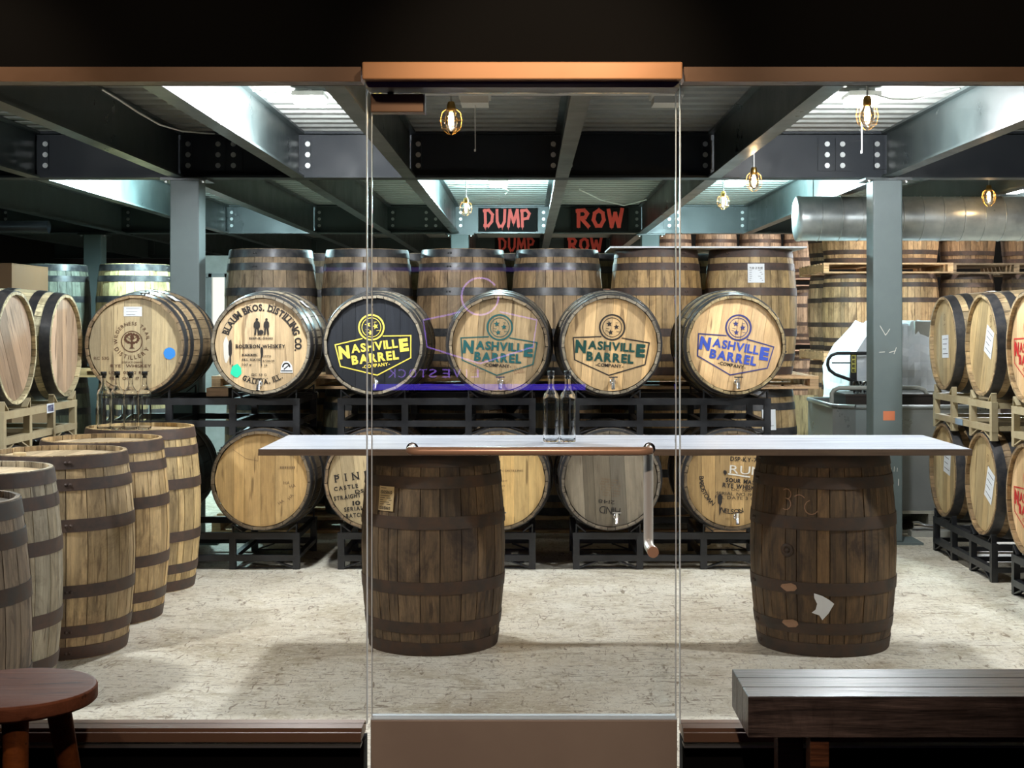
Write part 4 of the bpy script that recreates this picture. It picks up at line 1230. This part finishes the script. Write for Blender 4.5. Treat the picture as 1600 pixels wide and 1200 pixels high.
for i, x in enumerate((-1.52, -.85, -.15, .575, 1.28)):
    wd = ('at its left end', 'behind the gap by the left glass edge', 'in its middle', 'behind the gap right of centre', 'at its right end')[i]
    barrel('second back row upper barrel ' + wd, (x, 10.81, 1.0685), (0, 0, 0), lin(170, 160, 130), 'hoop', OAK, full=False)
    barrel('second back row lower barrel ' + wd, (x, 10.81, .1085), (0, 0, 0), lin(150, 130, 100), 'hoop', OAK, full=False)
tag(MB().box((.56, 9.80, BL + 1.0690), (1.90, 10.5, BL + 1.080)).build('white_board', M['paper']), 'thin white board lying on the two right back-row barrels', 'board')
# little blocks next to the two-figures barrel
o = MB().box((-.065, -.06, 0), (.065, .06, .05)).build('wood_block', M['plank']); o.location = (at(336, 0, 8.5).x, 8.62, ZU + .2135); o.color = lin(170, 134, 96)
tag(o, 'small wood block wedged beside the two-figures barrel', 'block')

# tall stacks far at the right
def far_stack(x, y, tiers, col_, wd, z0=.12):
    for k in range(tiers):
        nm = ('bottom', 'middle', 'top', 'fourth')[k]
        barrel('%s barrel of the far stack %s' % (nm, wd), (x, y, z0 + k * .985), (0, 0, 0), col_, 'hoop_rust', OAK, full=False)
for (x, y, wd, c) in ((3.66, 16.35, 'just left of the grey column', lin(206, 172, 130)), (4.34, 16.35, 'just right of the grey column', lin(200, 164, 122)),
                      (3.64, 17.06, 'second row left of the column', lin(206, 168, 132)), (4.34, 17.06, 'second row right of the column', lin(206, 168, 132)),
                      (5.06, 16.6, 'over the right-hand row', lin(150, 122, 92)), (5.78, 16.6, 'at the right edge', lin(120, 98, 74))):
    far_stack(x, y, 3, c, wd)
for i, x in enumerate((1.5, 2.2, 2.9, 3.58, 4.26)):
    far_stack(x, 22.2, 3, lin(176, 152, 130), 'in the deepest row, %s' % ('leftmost', 'second from left', 'in its middle', 'second from right', 'rightmost')[i])
for k in range(3):
    z0 = .0 if k == 0 else .12 + k * .985 - .115
    pallet('pallet %s the far stack by the column' % ('under', 'under the middle tier of', 'under the top tier of')[k], 3.28, 4.72, 15.98, 17.42, z0, z0 + (.1195 if k == 0 else .1145), lin(222, 184, 140))
    pallet('pallet %s the far right stacks' % ('under', 'under the middle tier of', 'under the top tier of')[k], 4.73, 6.2, 16.1, 17.3, z0, z0 + (.1195 if k == 0 else .1145), lin(150, 130, 104))
    pallet('pallet %s the deepest barrel row' % ('under', 'under the middle tier of', 'under the top tier of')[k], 1.2, 4.65, 21.8, 22.6, z0, z0 + (.1195 if k == 0 else .1145), lin(206, 170, 150))

# left background
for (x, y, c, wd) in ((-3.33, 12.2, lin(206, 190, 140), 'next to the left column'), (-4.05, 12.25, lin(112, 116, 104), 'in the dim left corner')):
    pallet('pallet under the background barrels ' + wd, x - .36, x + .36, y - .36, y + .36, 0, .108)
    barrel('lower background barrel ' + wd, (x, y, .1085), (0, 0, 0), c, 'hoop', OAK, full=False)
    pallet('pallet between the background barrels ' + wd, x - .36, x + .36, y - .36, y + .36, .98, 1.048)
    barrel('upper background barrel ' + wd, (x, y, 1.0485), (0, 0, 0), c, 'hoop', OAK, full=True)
t_ = thing('carton', 'tall brown carton in the dim corner at the left edge', 'box', (-4.55, 11.0, 0))
MB().box((-.75, -.4, 0), (.75, .4, 1.86)).build('box', M['carton'], t_); MB().box((-.75, -.4, 1.861), (-.005, .4, 1.868)).box((.005, -.4, 1.861), (.75, .4, 1.868)).build('flap', M['carton'], t_)
# white wall piece with a lit window beyond the left column
struct(MB().box((-3.95, 16.0, 0), (-3.78, 16.1, 2.17)).box((-3.78, 16.0, 1.97), (-3.1, 16.1, 2.17)).box((-3.78, 16.0, 0), (-3.1, 16.1, 1.0)).build('wall_back_left', M['whitewall']))
e = bpy.data.objects.new('window_3', None); COL.objects.link(e); e['kind'] = 'structure'
MB().box((-3.78, 16.05, 1.0), (-3.1, 16.06, 1.97)).build('window_pane', M['litpane'], e)
fm = MB()
for x in (-3.76, -3.62, -3.53, -3.35, -3.30, -3.12): fm.box((x - .018, 15.98, 1.0), (x + .018, 16.04, 1.97))
fm.box((-3.78, 15.98, 1.93), (-3.1, 16.04, 1.97)).box((-3.78, 15.98, 1.0), (-3.1, 16.04, 1.04))
fm.build('window_frame', M['alu'], e)
MB().box((-3.74, 16.042, 1.03), (-3.56, 16.048, 1.94)).build('window_blind', M['alu'], e)
MB().box((-3.34, 16.042, 1.03), (-3.1, 16.048, 1.94)).build('window_blind', M['black'], e)

# ------------------------------------------------------------------ steel tank, wrapped pallet and handles at the right
t_ = thing('steel_tank', 'open stainless steel tank behind the right column', 'tank', (2.62, 10.3, .152))
X0, X1, Y0, Y1, H = -.52, .52, -.5, .5, .70
mb = MB()
ch = .13
outl = [(X0 + ch, Y0), (X1, Y0), (X1, Y1), (X0, Y1), (X0, Y0 + ch)]
n = len(outl)
vs = [(x, y, 0) for x, y in outl] + [(x, y, H) for x, y in outl] + [(x * .97, y * .97, H) for x, y in outl] + [(x * .97, y * .97, .1) for x, y in outl]
fs = [tuple(range(n))[::-1], tuple(range(3 * n, 4 * n))]
for a in range(3):
    for i in range(n):
        j = (i + 1) % n; f = (a * n + i, a * n + j, (a + 1) * n + j, (a + 1) * n + i); fs.append(f)
mb.add(vs, fs); mb.build('tub', M['stainless'], t_)
rm = MB(); lp = [(x, y, H + .004) for x, y in outl]; rm.tube(lp + [lp[0]], .016, 8, False); rm.build('rim', M['stainless'], t_)
MB().tube([(X0 + .03, Y0 + .3, H + .0), (X0 + .03, Y0 + .3, H + .08), (X0 + .045, Y0 + .3, H + .105), (X0 + .08, Y0 + .3, H + .12), (.12, Y0 + .3, H + .12), (.16, Y0 + .3, H + .105), (.175, Y0 + .3, H + .08), (.175, Y0 + .3, H + .0)], .016, 10).build('handle', M['plastic_grey'], t_)
bevel(MB().box((X0 + .23, Y0 - .002, .02), (X1 - .03, Y0 - .001, H - .04)).build('front_panel', M['stainless'], t_), .001)
tg = thing('drinks_case', 'dark brown wooden case standing in the steel tank', 'box', (2.655, 10.3, .255))
MB().box((-.43, -.22, 0), (.43, .22, .66)).build('case_body', M['darkbox'], tg); MB().box((-.435, -.225, .661), (.435, .225, .675)).build('lid', M['darkbox'], tg)
for i in range(5):
    c = at(1335 + i * 8, 0, 10.2)
    tag(MB().lathe([(.001, .001), (.018, .001), (.019, .006), (.026, .045), (.022, .085), (.0205, .085), (.0243, .045), (.0175, .009), (.001, .009)], 16, Matrix.Translation((c.x, 10.15 + .07 * (i % 2), .9305))).build('drinking_glass', M['tumbler']),
        'small clear tumbler on the dark case, %s from the left' % ('first', 'second', 'third', 'fourth', 'fifth')[i], 'glass', 'tumblers on the dark case')
pallet('grey plastic pallet under the steel tank', 2.05, 3.45, 9.78, 10.85, 0, .151, lin(168, 168, 160), 8)
# board leaning behind
t_ = MB().box((-.16, -.015, 0), (.26, .015, .86)).box((-.16, -.035, .0), (.02, -.0155, .80)).build('wood_slab', M['slab']); t_.location = (2.05, 11.35, .0); t_.rotation_euler = (R(-9), 0, 0)
tag(t_, 'pale split wood slab leaning between the back barrels and the tank', 'slab')
# wrapped pallet load
def wrapped(label, x0, x1, y0, y1, z0, z1):
    rg = random.Random(3); t2 = thing('wrapped_pallet', label, 'pallet load', ((x0 + x1) / 2, (y0 + y1) / 2, 0))
    w_, d_ = (x1 - x0) / 2, (y1 - y0) / 2; n = 64; m_ = 22; vs = []; fs = []
    for j in range(m_ + 1):
        t = j / m_; z = z0 + (z1 - z0) * t
        for i in range(n):
            a = 2 * pi * i / n; c, s = cos(a), sin(a); k = 1 / max(abs(c), abs(s))
            k = k * .92 + .08
            sl = 1 - .20 * max(0, (t - .82) / .18) ** 1.3
            wr = .008 * sin(i * 1.9 + j * .7) + .006 * sin(j * 2.3 + i * .31) + rg.uniform(-.004, .004)
            x = c * k * w_ * sl + c * wr; y = s * k * d_ * sl + s * wr
            if t > .72 and x < 0: x *= 1 - .35 * (t - .72) / .28; 
            zz = z + (.02 * sin(i * .8) + .015 * sin(i * 2.1)) * (t > .8)
            vs.append((x, y, zz))
    for j in range(m_):
        for i in range(n):
            a = j * n + i; b = j * n + (i + 1) % n; fs.append((a, b, b + n, a + n))
    fs.append(tuple(range(m_ * n, (m_ + 1) * n)))
    mesh_obj('stretch_wrap', vs, fs, M['film'], t2)
    MB().box((-w_, -d_, 0), (w_, d_, z0 - .001)).build('base', M['plank'], t2)
    bevel(MB().box((.02, -d_ * .9, z1 - .10), (.15, -d_ * .2, z1 + .02)).build('carton_corner', M['plastic_grey'], t2), .004)
wrapped('pallet load in white stretch film beyond the steel tank', 2.44, 3.46, 11.0, 12.0, .13, 1.42)
t_ = thing('hand_truck', 'black tubular hand truck handle in front of the wrapped load', 'hand truck', (2.6, 10.9, 0))
pts = [at(x, y, 10.9) - Vector((2.6, 10.9, 0)) for x, y in ((1350, 601), (1330, 594), (1305, 585), (1296, 578), (1293, 570), (1294, 562), (1299, 555), (1308, 552), (1340, 552), (1400, 552))]
MB().tube(pts, .013, 10).build('handle_loop', M['rubber'], t_)
a = at(1333, 552, 10.92) - Vector((2.6, 10.9, 0)); MB().box((a.x - .024, .0, .0), (a.x + .024, .02, a.z)).build('upright', M['rubber'], t_)
lb = MB().box((a.x - .017, -.0015, a.z - .145), (a.x + .017, -.0005, a.z - .012)).build('warning_label', M['label_yellow'], t_)
p = Print(0)
for i in range(4): p.text('E', 0, -.02 + -.033 * i, .02, .022, bold=.05)
o = p.build('print', M['ink'], t_); o.rotation_euler = (pi / 2, 0, 0); o.location = (a.x, -.0022, a.z - .010)
b = at(1300, 567, 10.9) - Vector((2.6, 10.9, 0))
MB().bar((b.x, .01, b.z), (a.x, .01, b.z), .01, .01).build('cross_brace', M['rubber'], t_)
# hose reel thing on the tank pallet
t_ = thing('hose_nozzle', 'chrome hose fitting lying on the pallet right of the column', 'hose fitting', (2.585, 9.80, .152))
MB().tube([(-.04, 0, .05), (.0, 0, .05), (.03, .0, .045), (.16, .0, .03), (.33, .0, .02)], [.028, .03, .02, .018, .012], 12).build('nozzle', M['chrome'], t_)
for o_ in t_.children: pass
t_.location = (2.62, 9.66, .02)
MB().box((-.06, -.05, -.02), (.36, .05, .018)).build('tray', M['plastic_grey'], t_)

# ------------------------------------------------------------------ lounge side: stool and bench
t_ = thing('round_stool', 'round brown wooden stool in the lower left foreground', 'stool', (-1.37, 3.83, 0))
sr = .217
bevel(MB().lathe([(.001, .425), (sr - .008, .425), (sr, .432), (sr, .462), (sr - .004, .467), (sr - .012, .468), (.06, .464), (.001, .463)], 56).build('seat', M['stool'], t_), .001).color = lin(150, 92, 66)
for a in (R(-68), R(52), R(172)):
    o = MB().tube([(.13 * cos(a), .13 * sin(a), .424), (.215 * cos(a), .215 * sin(a), .0)], [.034, .026], 14).build('leg', M['stool'], t_); o.color = lin(150, 84, 40)
o = MB().tube([(.17 * cos(R(-68 + 60 * i * 2)), .17 * sin(R(-68 + 60 * i * 2)), .2) for i in (0, 1, 2, 0)], .012, 8).build('stretcher', M['stool'], t_); o.color = lin(150, 84, 40)
t_ = thing('wooden_bench', 'heavy brown timber bench in the lower right foreground', 'bench', (1.75, 3.89, 0))
X0 = .572 - 1.75
for i in range(3):
    y0 = -.15 + i * .1
    o = bevel(MB().box((X0, y0 + .0007, .358), (1.1, y0 + .0993, .465)).build('timber', M['bench'], t_), .0025); o.color = lin(98, 84, 78)
for xx in (at(1257, 0, 3.80).x - 1.75, .8):
    for yy in (-.10, .06):
        dx = .0 if yy < 0 else -.028
        o = bevel(MB().box((xx - .005 + (.012 if yy < 0 else -.045), yy - .03, 0), (xx + .057 if yy < 0 else xx + .02, yy + .03, .3575)).build('leg', M['bench'], t_), .002); o.color = lin(116, 72, 46)

# ------------------------------------------------------------------ neon sign on the lounge wall behind the viewer (seen reflected in the glass)
t_ = thing('neon_sign', 'violet neon sign reflected in the door glass, badge with a ring', 'neon sign', (0, -2.245, 1.3))
def N(px, py): s = FPX / (2 * 4.185 + 2.2); return Vector(((px - PX) / s, .045, CAMZ - (py - PY) / s - 1.3))
cc = N(750, 463); rr = 29 / (FPX / 10.57)
MB().tube([(cc.x + rr * cos(R(a)), .045, cc.z + rr * sin(R(a))) for a in range(35, 361, 13)], .0065, 8).build('neon_ring', M['neon_pink'], t_)
MB().tube([N(719, 487), N(700, 492), N(661, 500), N(664, 520), N(667, 542), N(740, 565), N(750, 568), N(760, 565), N(833, 542), N(839, 500), N(781, 487)], .006, 8).build('neon_outline', M['neon'], t_)
h_ = 14 / (FPX / 10.57)
p = Print(0); xs = [742, 729, 714, 697, 676, 661, 645, 628, 612]
for ch_, xx in zip('LIVESTOCK', xs):
    c = N(xx, 583); p.text(ch_, -c.x, c.z, h_, None if ch_ == 'I' else .055, bold=.0)
o = p.build('neon_letters', M['neon'], t_); o.rotation_euler = (pi / 2, 0, pi); o.location = (0, .045, 0)
a, b = N(583, 605), N(915, 605)
MB().box((a.x, .02, a.z - .022), (b.x, .05, a.z + .022)).build('light_strip', M['strip_blue'], t_)
a, b = N(500, 421), N(900, 421)
MB().box((a.x, .02, a.z - .016), (b.x, .05, a.z + .016)).build('light_bar', M['bar_violet'], t_)
MB().box((-1.6, .0, -.5), (.5, .012, .6)).build('backing_board', M['blackwall'], t_)
